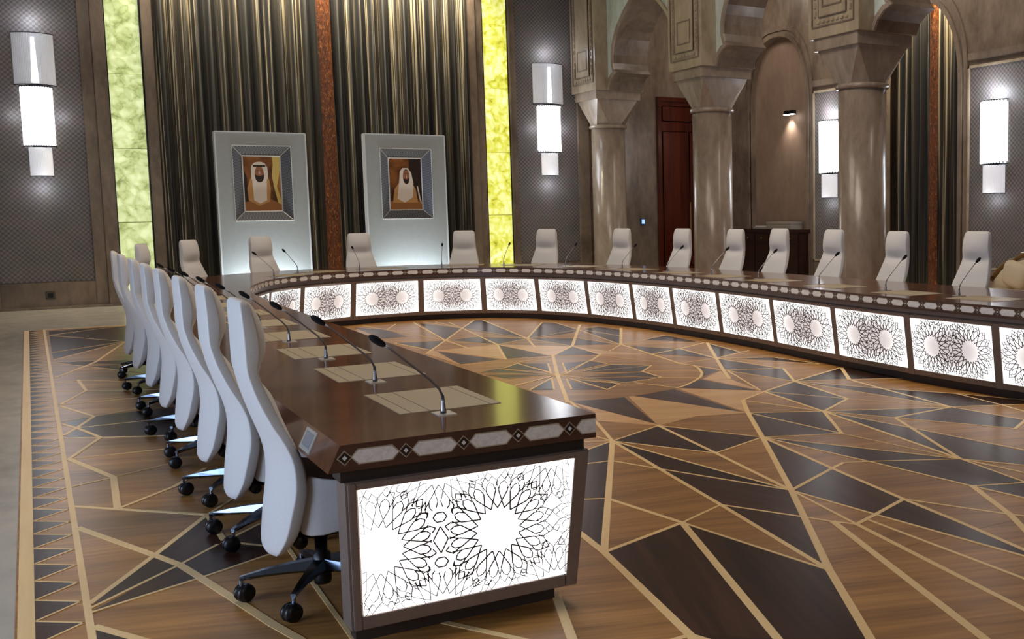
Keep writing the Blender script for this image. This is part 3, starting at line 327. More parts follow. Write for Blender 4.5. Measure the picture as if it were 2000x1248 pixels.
# curtains
def curtain(name,x0,x1,z0,z1,seed,label,along='x',base=0.,amp=.075):
    rnd=random.Random(seed); bm=bmesh.new(); uv=bm.loops.layers.uv.verify(); n=int((x1-x0)/.02); ph=0; pts=[]; acc=0
    for i in range(n+1):
        ph+=rnd.uniform(.5,1.0)*.80; pts.append((x0+(x1-x0)*i/n,amp*math.sin(ph)*rnd.uniform(.75,1.1)))
    zs=[z0+(z1-z0)*j/6 for j in range(7)]; cols=[]
    u=0; us=[]
    for i,(x,d) in enumerate(pts):
        if i: u+=math.hypot(x-pts[i-1][0],d-pts[i-1][1])
        us.append(u)
        col=[]
        for j,z in enumerate(zs):
            dd=d*(1.12-.25*j/6)+.012*math.sin(i*.9+j*1.3); xx=x+.012*math.sin(j*.8+i*.35)*(1-j/6)
            col.append(bm.verts.new((xx,base+dd,z) if along=='x' else (base+dd,xx,z)))
        cols.append(col)
    for i in range(n):
        for j in range(6):
            f=bm.faces.new((cols[i][j],cols[i+1][j],cols[i+1][j+1],cols[i][j+1]))
            for lp,(ii,jj) in zip(f.loops,((i,j),(i+1,j),(i+1,j+1),(i,j+1))): lp[uv].uv=(us[ii]*.55+seed*3.3,zs[jj])
    o=obj(name,bm,M['curtain'],None,True); return tag(o,label,'curtain')
g='striped silk drapes on the end wall'
curtain('striped_curtain',2.06,4.90,.02,8.6,3,'striped brown and gold silk curtain left of the rust band on the end wall','x',YB-.13)
curtain('striped_curtain',5.12,7.92,.02,8.6,5,'striped brown and gold silk curtain right of the rust band on the end wall','x',YB-.13)
def rust(y0,y1,base,along,z1,label):
    bm=bmesh.new(); R=[]; n=10
    for j in range(9):
        z=.02+(z1-.02)*j/8; r_=[]
        for i in range(n+1):
            t=i/n; x=y0+(y1-y0)*t; d=base-.05*math.sin(PI*t)-.012*math.sin(7*t+j*.5)
            r_.append((x,d,z) if along=='x' else (d,x,z))
        R.append(r_)
    bm=sweep(R,False,False); o=obj('rust_band_curtain',bm,M['rust'],None,True); return tag(o,label,'curtain')
rust(4.86,5.15,YB-.17,'x',8.6,'narrow rust orange brocade band between the two striped curtains')

# arched wall builder: sheet in a plane X=const with an arch opening, plus reveal
def arch_sheet(bm,X,ya,yb,z1,prof,mirror_c,depth,mi_front=0,mi_rev=1,z0=0):
    """prof: (offset from opening centre towards +, z) from springing foot up to the apex"""
    L_=[(mirror_c-o_,z) for o_,z in prof]; R_=[(mirror_c+o_,z) for o_,z in prof[::-1]]
    curve=L_+R_[1:] if abs(prof[-1][0])<1e-6 else L_+R_
    # fan upwards
    for (y0,za),(y1,zb) in zip(curve,curve[1:]):
        v=[bm.verts.new((X,y0,za)),bm.verts.new((X,y1,zb)),bm.verts.new((X+depth,y1,zb)),bm.verts.new((X+depth,y0,za))]
        f=bm.faces.new(v); f.material_index=mi_rev; f.smooth=True
    # front: strips left of the curve by z, top above apex
    zt=prof[-1][1]
    for side,cv,edge in ((0,L_,ya),(1,[(mirror_c+o_,z) for o_,z in prof],yb)):
        for (y0,za),(y1,zb) in zip(cv,cv[1:]):
            if abs(za-zb)<1e-6: continue
            f=bm.faces.new([bm.verts.new((X,edge,za)),bm.verts.new((X,y0,za)),bm.verts.new((X,y1,zb)),bm.verts.new((X,edge,zb))]); f.material_index=mi_front
        if cv[0][1]>z0: 
            pass
    f=bm.faces.new([bm.verts.new((X,ya,zt)),bm.verts.new((X,yb,zt)),bm.verts.new((X,yb,z1)),bm.verts.new((X,ya,z1))]); f.material_index=mi_front
    return curve
def ribbon(curve,X0,X1,wd,mat,parent,name,grow=1):
    """moulding that follows an arch curve: offset outwards by wd, between X0 and X1"""
    P=[Vector((0,y,z)) for y,z in curve]; rings=[]
    cy=sum(p.y for p in P)/len(P)
    for i,p in enumerate(P):
        t=(P[min(i+1,len(P)-1)]-P[max(i-1,0)]).normalized(); nrm=Vector((0,-t.z,t.y))
        q=p+nrm*wd
        rings.append([(X0,p.y,p.z),(X0,q.y,q.z),(X1,q.y,q.z),(X1,p.y,p.z)])
    return obj(name,sweep(rings),mat,parent)
# arcade of columns
XC=10.8; COLY=[21.42,17.14,12.83,8.52,4.2]
PROF=[(2.15-.62,4.12),(2.15-.70,4.27),(2.15-.84,4.38),(2.15-1.02,4.44),(2.15-.93,4.52),(2.15-.885,4.65),(2.15-.885,4.82),(2.15-.92,4.98),(2.15-1.0,5.14),(2.15-1.12,5.30),(2.15-1.28,5.45),(2.15-1.5,5.62),(2.15-1.78,5.79),(0,5.97)]
arc_=tag(obj('wall_arcade',bbox(10.6,11.3,20.9,22.1,6.0,9),M['pier']),'pale stone arcade of horseshoe arches carried by marble columns',kind='structure')
for ya,yb in zip(COLY[1:],COLY[:-1]):
    bm=bmesh.new(); cm=(ya+yb)/2; sc_=(yb-ya)/4.3
    pr=[(o_*1.0+((yb-ya)/2-2.15),z) for o_,z in PROF]; pr[-1]=(0,pr[-1][1])
    cv=arch_sheet(bm,10.53,ya,yb,9,pr,cm,.80)
    arch_sheet(bm,11.33,ya,yb,9,pr,cm,.001,2,1)
    obj('arch_wall',bm,[M['mosaic'],M['stone'],M['stone']],arc_)
    ribbon(cv,10.49,10.535,.075,M['column'],arc_,'archivolt')
for i,yc in enumerate(COLY):
    p=obj('arch_pier',bbox(10.23,11.37,yc-.6,yc+.6,4.12,9,.006),M['pier'],arc_)
    # carved tall panel with a chain border on the hall side
    def fr(y0,y1,z0,z1,t,d,mat,name):
        for a in ((y0,y0+t,z0,z1),(y1-t,y1,z0,z1),(y0+t,y1-t,z0,z0+t),(y0+t,y1-t,z1-t,z1)): obj(name,bbox(10.23-d,10.232,a[0],a[1],a[2],a[3]),mat,p)
    fr(yc-.50,yc+.50,4.28,8.5,.02,.018,M['ebony'] if 0 else M['stone'],'panel_bead')
    obj('carved_field',bbox(10.212,10.232,yc-.33,yc+.33,4.42,8.4,.004),M['pier'],p)
    fr(yc-.33,yc+.33,4.42,8.4,.014,.026,M['stone'],'panel_bead'); fr(yc-.23,yc+.23,4.56,4.98,.022,.03,M['stone'],'panel_bead')
    for sy in (-1,1):
        bm=bmesh.new(); z=4.42
        while z<6.6: box(bm,(10.222,yc+sy*.415,z+.06),(.03,.05,.10),0,0,.012); z+=.13
        obj('chain_border',bm,M['pier'],p)
    bm=bmesh.new()
    for q in range(7): box(bm,(10.222,yc-.33+.11*q,4.35),(.03,.075,.05),0,0,.012)
    obj('chain_border',bm,M['pier'],p)
ordn=['farthest marble column, against the end wall','second marble column from the end wall, in front of the red door','thick marble column standing left of the arched curtain','fourth marble column, behind the settee','fifth marble column, nearest the camera side']
for i,yc in enumerate(COLY[:4]):
    c_=empty('marble_column',(XC,yc,0),0,ordn[i]+' with a faceted capital','column','arcade columns')
    obj('shaft',lathe([(.44,0),(.44,.10),(.41,.14),(.385,.22),(.37,.3),(.365,3.37)],40),M['column'],c_,True)
    obj('collar',lathe([(.365,3.345),(.40,3.352),(.415,3.385),(.40,3.42),(.365,3.43)],40),M['column'],c_,True)
    # faceted capital: round foot to square head through triangular facets
    bm=bmesh.new(); lo=[];hi=[]; n=8
    for q in range(8):
        a=PI/8+q*PI/4; lo.append(bm.verts.new((.37*math.cos(a),.37*math.sin(a),3.42)))
    for q in range(4):
        a=PI/4+q*PI/2; hi.append(bm.verts.new((.68*math.cos(a),.68*math.sin(a),3.94)))
    for q in range(4):
        bm.faces.new((lo[2*q],lo[2*q+1],hi[q])); bm.faces.new((lo[2*q+1],lo[(2*q+2)%8],hi[(q+1)%4],hi[q]))
    bm.faces.new(hi); bm.faces.new(lo[::-1]); bmesh.ops.recalc_face_normals(bm,faces=bm.faces); obj('capital',bm,M['column'],c_)
    obj('abacus',bbox(-.53,.53,-.53,.53,3.94,4.12,.006),M['column'],c_)
# right wall with arched niches
XR=13.9
def parch(half,zs,za,n=14):
    # gently pointed arch
    out=[]
    for q in range(n+1):
        t=q/n; out.append((half*math.cos(t*PI/2)**.82,zs+(za-zs)*math.sin(t*PI/2)**.95 ))
    out[-1]=(0,za); return out
wr=tag(obj('wall_right',bbox(14.6,14.9,-4,22.4,0,9),M['stone']),'brown marble side wall with arched recesses behind the arcade',kind='structure')
BAY=[19.37,14.95,10.6]; HW=1.08
edges=[22.1,17.16,12.78,8.4]
for i,cy in enumerate(BAY):
    bm=bmesh.new(); pr=[(HW,0),(HW,3.75)]+parch(HW,3.75,5.27)[1:]
    cv=arch_sheet(bm,XR,edges[i+1],edges[i],9,pr,cy,.30 if i==1 else .16)
    obj('recess_wall',bm,[M['stone'],M['stone']],wr)
    if i!=1: obj('niche_plaster',bbox(XR+.15,XR+.2,cy-1.2,cy+1.2,0,5.4),M['plaster'],wr)
    full=[(cy-o_,z) for o_,z in pr]+[(cy+o_,z) for o_,z in pr[::-1]][1:]
    ribbon(full,XR-.05,XR+.02,.09,M['stone'],wr,'arch_moulding'); 
    P2=[(cy-(o_+.12),z+(.12 if z>3.8 else 0)) for o_,z in pr]+[(cy+(o_+.12),z+(.12 if z>3.8 else 0)) for o_,z in pr[::-1]][1:]
    ribbon(P2,XR-.03,XR+.02,.10,M['stone'],wr,'arch_moulding')
for (y0,y1) in ((16.28,18.05),(11.95,13.63)):
    obj('woven_panel',uvbox(bbox(XR-.02,XR+.02,y0+.04,y1-.02,.5,3.94),'y'),M['weave'],wr)
    for a in ((y0,y0+.035,.46,3.98),(y1-.035,y1,.46,3.98),(y0,y1,3.94,3.98),(y0,y1,.46,.5)): obj('panel_bead',bbox(XR-.05,XR+.01,*a),M['pier'],wr)
    obj('cornice_strip',bbox(XR-.06,XR+.01,y0-.0,y1+.0,4.07,4.20,.01),M['stone'],wr)
    obj('wainscot_slab',bbox(XR-.04,XR+.01,y0,y1,0,.45,.006),M['stone'],wr)
curtain('striped_curtain',13.88,16.02,.02,5.6,11,'striped silk curtain inside the arched recess of the side wall','y',14.39,.06)
rust(14.82,15.06,14.31,'y',5.6,'rust orange brocade band over the curtain in the arched recess')

# door at the end of the aisle
dr=tag(obj('door_1',bbox(12.38,13.62,YB-.06,YB+.02,0,4.18,.005),M['door']),'tall red mahogany door at the end of the aisle behind the columns',kind='structure')
for a in ((12.38,12.46,0,4.18),(13.54,13.62,0,4.18),(12.46,13.54,4.08,4.18)): obj('door_frame',bbox(a[0],a[1],YB-.10,YB-.05,a[2],a[3],.006),M['door'],dr)
for a in ((12.5,13.18,.25,3.4),(12.5,13.5,3.62,3.98),(13.22,13.5,.25,3.4)): 
    o=obj('door_panel',bbox(a[0],a[1],YB-.085,YB-.05,a[2],a[3],.02),M['door'],dr)
obj('door_handle',tube([(13.20,YB-.14,.85),(13.20,YB-.14,1.75)],.018),M['gilt'],dr)
sw=empty('wall_switch',(11.975,YB-.005,1.31),0,'small blue lit wall switch left of the red door','switch')
obj('frame',bbox(-.06,.06,-.03,0,-.075,.075,.006),M['switchframe'],sw); obj('screen',bbox(-.035,.035,-.036,-.028,-.05,.05),M['switch'],sw)
so_=empty('wall_socket',(.26,YB-.07,.23),0,'small dark socket plate on the stone below the left woven panel','socket')
obj('plate',bbox(-.07,.07,-.02,0,-.07,.07,.006),M['plate'],so_); obj('insert',bbox(-.04,.04,-.026,-.018,-.04,.04,.004),M['black'],so_)

# ------------------------------------------------------------ sconces
def halfshell(w_,d,z0,z1,n=22,rib=.006,th=.012):
    """curved front of vertical rods, bowed out by d"""
    bm=bmesh.new(); R=[]
    for z in (z0,z1):
        r_=[]
        for i in range(n*2+1):
            t=i/(n*2); x=-w_/2+w_*t; y_=-d*math.sin(PI*t)**.7-(rib if i%2 else 0); r_.append((x,y_,z))
        for i in range(n*2,-1,-1):
            t=i/(n*2); x=-w_/2+w_*t; r_.append((x*.985,-d*math.sin(PI*t)**.7*.9+th*.2,z))
        R.append(r_)
    return sweep(R)
def sconce(loc,rz,label,sx,segs,tops=True):
    r=empty('wall_sconce',loc,rz,label,'wall lamp','crystal wall sconces')
    obj('back_plate',bbox(-.10,.10,-.03,0,segs[-1][1]+.02,segs[0][2]-.02),M['sconcemetal'],r)
    for kind,z0,z1,w_ in segs:
        w_*=sx
        if kind=='top':
            obj('crystal_shade',halfshell(w_,.17,z0,z1,26),M['rods'],r); obj('lamp_tube',tube([(0,-.09,z0+.03),(0,-.09,z1-.06)],[.055,.028],12),M['lampbright'],r)
            obj('shade_rim',halfshell(w_+.012,.178,z0-.018,z0,12,0),M['sconcemetal'],r); obj('shade_rim',halfshell(w_+.012,.178,z1,z1+.012,12,0),M['sconcemetal'],r)
        elif kind=='mid':
            obj('bead_shade',halfshell(w_,.17,z0,z1,12,.02),M['crystal'],r)
            bm=bmesh.new()
            for q in range(13):
                for zz in (z0-.012,z1+.012):
                    t=(q+.5)/13; bmesh.ops.create_icosphere(bm,subdivisions=1,radius=.021,matrix=Matrix.Translation((-w_/2+w_*t,-.165*math.sin(PI*t)**.7,zz)))
            tag(obj('bead_fringe',bm,M['crystal'],r),kind='stuff')
            obj('shade_rim',halfshell(w_+.02,.13,z0-.05,z0-.03,12,0),M['sconcemetal'],r); obj('shade_rim',halfshell(w_+.02,.13,z1+.03,z1+.05,12,0),M['sconcemetal'],r)
        else:
            obj('lower_shade',halfshell(w_,.13,z0,z1,16,.004),M['dimrods'],r); obj('shade_rim',halfshell(w_+.01,.135,z0-.012,z0,12,0),M['sconcemetal'],r)
    return r
SEG=[('top',3.83,4.68,.64),('mid',2.83,3.76,.50),('low',2.29,2.77,.36)]
sconce((.275,YB-.03,0),0,'three tier crystal wall sconce on the woven panel at the far left',.95,SEG)
sconce((9.69,YB-.03,.07),0,'three tier crystal wall sconce right of the yellow onyx strip',1.1,SEG)
SEG2=[('mid',2.31,3.30,.60),('low',1.78,2.25,.50)]
sconce((XR-.02,17.52,0),-PI/2,'two tier crystal sconce half hidden behind the thick marble column',1,SEG2)
sconce((XR-.02,13.02,0),-PI/2,'two tier crystal sconce at the right edge, on the side wall',1,SEG2)
for x,dz in ((.275,0),(9.69,.07)):
    point('sconce_glow',(x,YB-.30,4.92+dz),7,(.86,.9,1)); point('sconce_glow',(x,YB-.28,2.08+dz),4,(.86,.9,1)); area('sconce_front',(x,YB-.26,3.3+dz),(x,18,3.0),.45,.9,10,(.9,.93,1))
    for s in (-1,1): point('sconce_glow',(x+s*.34,YB-.20,3.3+dz),1.6,(.86,.9,1))
for yy in (17.52,13.02):
    point('sconce_glow',(XR-.24,yy,3.48),17,(.88,.92,1)); point('sconce_glow',(XR-.2,yy,1.66),2.5,(.88,.92,1)); area('sconce_front',(XR-.27,yy,2.8),(10,yy,2.6),.5,.9,9,(.9,.93,1))

# picture light in the niche
pl_=empty('picture_light',(XR+.15,19.0,3.63),0,'small twin spot lamp lit on the plain wall of the arched niche','lamp')
obj('arm',tube([(0,.34,.01),(-.05,.2,.0),(-.13,-.2,.02)],.014),M['black'],pl_)
for yy in (.03,-.16): obj('spot_head',bbox(-.19,-.08,yy-.07,yy+.07,-.045,.035,.012),M['sconcemetal'],pl_); 
for yy in (.03,-.16): obj('bulb',bbox(-.20,-.10,yy-.055,yy+.055,-.055,-.045),M['picbulb'],pl_)
point('picture_spot',(XR-.0,19.06,3.54),34,(1,.9,.80),.03,'SPOT',(XR+.15,19.06,3.05),1.7,1.0)
# console cabinet and boxes
cb=empty('console_cabinet',(13.80,19.30,0),0,'dark mahogany console cabinet standing in the arched niche','cabinet')
obj('carcass',bbox(-.2,.23,-1.09,1.09,0.08,1.05,.005),M['cab'],cb); obj('top',bbox(-.23,.24,-1.13,1.13,1.05,1.12,.008),M['cab'],cb); obj('plinth',bbox(-.18,.22,-1.06,1.06,0,.08),M['cab'],cb)
for q in range(4):
    y0=-1.07+q*.537; obj('door',bbox(-.222,-.198,y0,y0+.52,.14,.80,.006),M['cab'],cb); dw=obj('drawer',bbox(-.222,-.198,y0,y0+.52,.83,1.02,.006),M['cab'],cb)
    obj('knob',lathe([(.006,0),(.012,.012),(.014,.02),(.006,.028)],10),M['gilt'],dw,True,Matrix.Translation((-.22,y0+.26,.925))@Matrix.Rotation(-PI/2,4,'Y'))
b1=empty('storage_box',(13.80,19.02,1.12),0,'grey flat box on the dark console cabinet','box'); obj('body',bbox(-.16,.16,-.45,.45,0,.11,.004),M['box'],b1); obj('lid',bbox(-.165,.165,-.455,.455,.11,.16,.004),M['box'],b1)
b2=empty('document_tray',(13.80,19.75,1.12),0,'low pale tray left of the grey box on the console','tray'); obj('tray',bbox(-.14,.14,-.26,.26,0,.045,.004),M['micplate'],b2); obj('paper_stack',bbox(-.11,.11,-.22,.22,.045,.07,.002),M['slabedge'],b2)

# ------------------------------------------------------------ portrait slabs
def poly_part(bm,pts,y,mi,x0,z0,w_,h_):
    v=[bm.verts.new((x0+p[0]*w_,y,z0+p[1]*h_)) for p in pts]
    a=sum(pts[i][0]*pts[(i+1)%len(pts)][1]-pts[(i+1)%len(pts)][0]*pts[i][1] for i in range(len(pts)))
    f=bm.faces.new(v if a>0 else v[::-1]); f.material_index=mi
def ell(cx,cy,rx,ry,a0=0,a1=2*PI,n=18): return [(cx+rx*math.cos(a0+(a1-a0)*i/n),cy+ry*math.sin(a0+(a1-a0)*i/n)) for i in range(n+(0 if abs(a1-a0)>6.2 else 1))]
def portrait(xc,hw,kind,label,z1):
    r=empty('portrait_slab',(xc,20.6,0),0,label,'display panel','portrait slabs before the curtain')
    fx,fz0,fz1=.485,1.47,2.79; ix,iz0,iz1=.315,1.635,2.615
    for a in ((-hw,-fx,.02,z1),(fx,hw,.02,z1),(-fx,fx,.02,fz0),(-fx,fx,fz1,z1)): pass
    bm=bmesh.new()
    for a in ((-hw,-fx,0.0,z1),(fx,hw,0.0,z1),(-fx,fx,0.0,fz0),(-fx,fx,fz1,z1)): bbox(a[0],a[1],0,.16,a[2],a[3],0,bm)
    bbox(-hw,hw,.13,.16,0,z1,0,bm); obj('slab',bm,M['slab'],r)
    for s in (-1,1): obj('polished_edge',bbox(s*hw-.012,s*hw+.012,-.006,.16,0,z1),M['slabedge'],r)
    obj('polished_edge',bbox(-hw,hw,-.006,.16,z1-.012,z1+.01),M['slabedge'],r)
    # splayed woven frame, four pieces
    d=.09
    for q in range(4):
        bm=bmesh.new(); O=[(-fx,fz0),(fx,fz0),(fx,fz1),(-fx,fz1)]; I=[(-ix,iz0),(ix,iz0),(ix,iz1),(-ix,iz1)]; a,b_=q,(q+1)%4
        v=[bm.verts.new((O[a][0],-.004,O[a][1])),bm.verts.new((O[b_][0],-.004,O[b_][1])),bm.verts.new((I[b_][0],d,I[b_][1])),bm.verts.new((I[a][0],d,I[a][1]))]; bm.faces.new(v)
        bmesh.ops.solidify(bm,geom=bm.faces[:],thickness=-.008); obj('woven_frame_side',bm,M['silver'],r)
        obj('mitre_bead',tube([(O[a][0],-.006,O[a][1]),(I[a][0],d-.006,I[a][1])],.006,6),M['silverline'],r)
        obj('frame_bead',tube([(I[a][0],d-.008,I[a][1]),(I[b_][0],d-.008,I[b_][1])],.013,6),M['silverline'],r)
        obj('frame_bead',tube([(O[a][0],-.006,O[a][1]),(O[b_][0],-.006,O[b_][1])],.008,6),M['silverline'],r)
    # printed picture of a robed man: flat print, one sheet
    bm=bmesh.new(); W_,H_=2*ix,iz1-iz0; P=lambda pts,mi,k: poly_part(bm,pts,d-.002-.0004*k,mi,-ix,iz0,W_,H_)
    P([(0,0),(1,0),(1,1),(0,1)],0,0)
    if kind==0:
        P([(0,.18),(.14,.16),(.1,.62),(0,.8)],8,1)
        P([(.78,1),(1,1),(1,.05),(.93,.05),(.80,.45),(.76,.65),(.80,.85)],6,1); P([(.88,.45),(1,.8),(1,.15)],7,2)
        P([(0,0),(1,0),(1,.12),(.7,.22),(.3,.22),(0,.16)],7,2)
        P([(.12,.2),(.10,.42),(.18,.58),(.32,.66),(.55,.66),(.68,.58),(.72,.42),(.68,.18),(.40,.10)],5,3)
        P([(.26,.2),(.24,.56),(.36,.64),(.52,.64),(.62,.56),(.60,.2),(.42,.14)],1,4)
        P([(.22,.58),(.22,.80),(.28,.86),(.58,.86),(.65,.80),(.66,.60),(.58,.54),(.30,.54)],1,5)
        P(ell(.44,.845,.165,.05),1,5.5); P(ell(.435,.655,.125,.135),4,6); P(ell(.435,.70,.115,.12),3,7); P([(.33,.66),(.36,.60),(.435,.575),(.51,.60),(.54,.66),(.50,.65),(.435,.635),(.37,.65)],4,8)
        P([(.275,.805),(.60,.805),(.60,.835),(.275,.835)],9,8); P(ell(.385,.735,.022,.008),4,9); P(ell(.485,.735,.022,.008),4,9); P([(.415,.675),(.455,.675),(.44,.73),(.43,.73)],2,9)
    else:
        P([(.62,1),(1,1),(1,.2),(.7,.3),(.62,.6)],8,1); P([(0,0),(1,0),(1,.14),(.5,.24),(0,.16)],7,2)
        P([(.10,.14),(.16,.40),(.30,.52),(.70,.52),(.80,.40),(.86,.14)],5,3); P([(.24,.22),(.30,.50),(.44,.58),(.64,.56),(.74,.46),(.70,.24),(.45,.14)],1,4)
        P([(.30,.50),(.34,.74),(.42,.81),(.58,.81),(.68,.72),(.74,.50),(.66,.46),(.60,.56),(.40,.54)],1,5); P(ell(.525,.64,.10,.145),3,6); P([(.44,.62),(.46,.53),(.53,.50),(.60,.53),(.62,.62),(.57,.60),(.53,.585),(.48,.60)],4,7)
        P([(.42,.74),(.53,.785),(.63,.74),(.53,.765)],9,8); P([(.46,.695),(.51,.70),(.51,.708),(.46,.705)],4,9); P([(.55,.70),(.60,.695),(.60,.705),(.55,.708)],4,9); P([(.515,.62),(.55,.62),(.535,.69)],2,9)
        P([(.84,.46),(.87,.46),(.93,.25),(.97,.12),(.94,.12),(.88,.27)],1,9)
    obj('portrait_print',bm,[M['pbg'],M['pwhite'],M['pshade'],M['pskin'],M['pbeard'],M['ptan'],M['pgold'],M['psand'],M['pdark'],M['prope']],r)
    return r
portrait(3.555,.745,0,'pale frosted slab with framed picture of a bearded man wearing white headcloth with black cord',3.02)
portrait(6.10,.755,1,'pale frosted slab with framed picture of an older robed man, right of the rust band',3.05)
for x in (3.555,6.10):
    u=empty('floor_uplight',(x,20.28,0),0,'low floor uplight at the foot of the '+('left' if x<5 else 'right')+' portrait slab','lamp'); obj('housing',bbox(-.6,.6,-.05,.05,0,.06,.005),M['black'],u)
    area('slab_uplight',(x,20.36,.10),(x,20.66,1.0),1.3,.06,22,(.86,.93,1.0),2.4)

# ------------------------------------------------------------ conference table
IN=[(1.83,3.8),(1.83,6),(1.84,8),(1.85,10.0),(1.88,11.5),(1.98,12.6),(2.2,13.6),(2.62,14.62),(3.25,15.25),(4.0,15.52),(4.9,15.5),(5.75,15.08),(6.28,14.2),(6.56,13.1),(6.68,11.8),(6.66,10.0),(6.52,8.4),(6.44,7.1),(6.46,5.8),(6.5,4.5),(6.52,3.8)]
OUT=[(.855,3.8),(.85,6),(.85,8),(.85,10.0),(.87,11.8),(.98,13.3),(1.3,14.6),(1.9,15.75),(2.85,16.55),(4.1,16.9),(5.35,16.75),(6.45,16.05),(7.2,14.9),(7.6,13.4),(7.78,11.8),(7.84,10.0),(7.82,8.4),(7.84,7.1),(7.9,5.8),(7.95,4.5),(7.97,3.8)]
def cr(P,n=16):
    P=[Vector(p) for p in P]; out=[]; Q=[2*P[0]-P[1]]+P+[2*P[-1]-P[-2]]
    for i in range(1,len(Q)-2):
        for k in range(n):
            t=k/n; a,b_,c_,d=Q[i-1],Q[i],Q[i+1],Q[i+2]
            out.append(.5*((2*b_)+(-a+c_)*t+(2*a-5*b_+4*c_-d)*t*t+(-a+3*b_-3*c_+d)*t**3))
    out.append(P[-1]); return out
CI,CO=cr(IN),cr(OUT)
def arclen(C):
    s=[0]
    for a,b_ in zip(C,C[1:]): s.append(s[-1]+(b_-a).length)
    return s
SI=arclen(CI); SO=arclen(CO)
def at(C,S,s):
    import bisect
    i=min(max(bisect.bisect_right(S,s)-1,0),len(C)-2); t=(s-S[i])/(S[i+1]-S[i]); return C[i]+(C[i+1]-C[i])*t
def nrm(C,S,s):
    t=(at(C,S,s+.06)-at(C,S,s-.06)).normalized(); return Vector((-t.y,t.x))
def nvert(C,i):
    t=(C[min(i+1,len(C)-1)]-C[max(i-1,0)]).normalized(); return Vector((-t.y,t.x))
TB=empty('conference_table',(4.3,10,0),0,'long dark walnut U shaped conference table with glowing lattice panels','table')
def tobj(name,bm,mat,smooth=False,parent=None,mw=None):
    o=obj(name,bm,mat,parent or TB,smooth,mw)
    if parent is None: o.matrix_parent_inverse=Matrix.Translation((-4.3,-10,0))
    return o
HT=.757; HB=.662
rings=[]
for i in range(len(CI)):
    a,b_=CI[i],CO[i]; no=nvert(CO,i); lo=b_+no*.045
    rings.append([(a.x,a.y,HT),(b_.x,b_.y,HT),(lo.x,lo.y,HB),(a.x,a.y,HB)])
tt=tobj('tabletop',sweep(rings),[M['table'],M['tableedge']])
for p in tt.data.polygons:
    if abs(p.normal.z)<.35: p.material_index=1
# pedestal screen wall under the inner edge, leaning inwards
rings=[];pl=[]
for i in range(len(CI)):
    a=CI[i]; n_=nvert(CI,i)
    q=lambda d,z:((a+n_*d).x,(a+n_*d).y,z)
    if a.y<3.86 : continue
    rings.append([q(.045,HB),q(.045,.628),q(.025,.618),q(.025,.612),q(.095,.075),q(.22,.075),q(.22,HB)])
    pl.append([q(.155,.075),q(.155,0),q(.21,0),q(.21,.075)])
tobj('pedestal',sweep(rings),M['bronze']); tobj('plinth',sweep(pl),M['plinth'])
# end panels closing the two arms
for sx,x0,x1,x1b in ((1,.872,1.81,1.74),):
    R=[[(x0,3.835,.612),(x1,3.835,.612),(x1,3.96,.612),(x0,3.96,.612)],[(x0,3.835,.075),(x1b,3.835,.075),(x1b,3.96,.075),(x0,3.96,.075)]]
    tobj('end_pedestal',sweep(R),M['bronze']); tobj('end_pedestal_cap',bbox(x0-.01,1.80,3.85,3.97,.612,HB),M['reveal']); tobj('plinth',bbox(.905,1.685,3.92,4.0,0,.075),M['plinth'])
tobj('end_pedestal',bbox(6.56,7.9,3.84,3.96,.0,HB),M['bronze'])
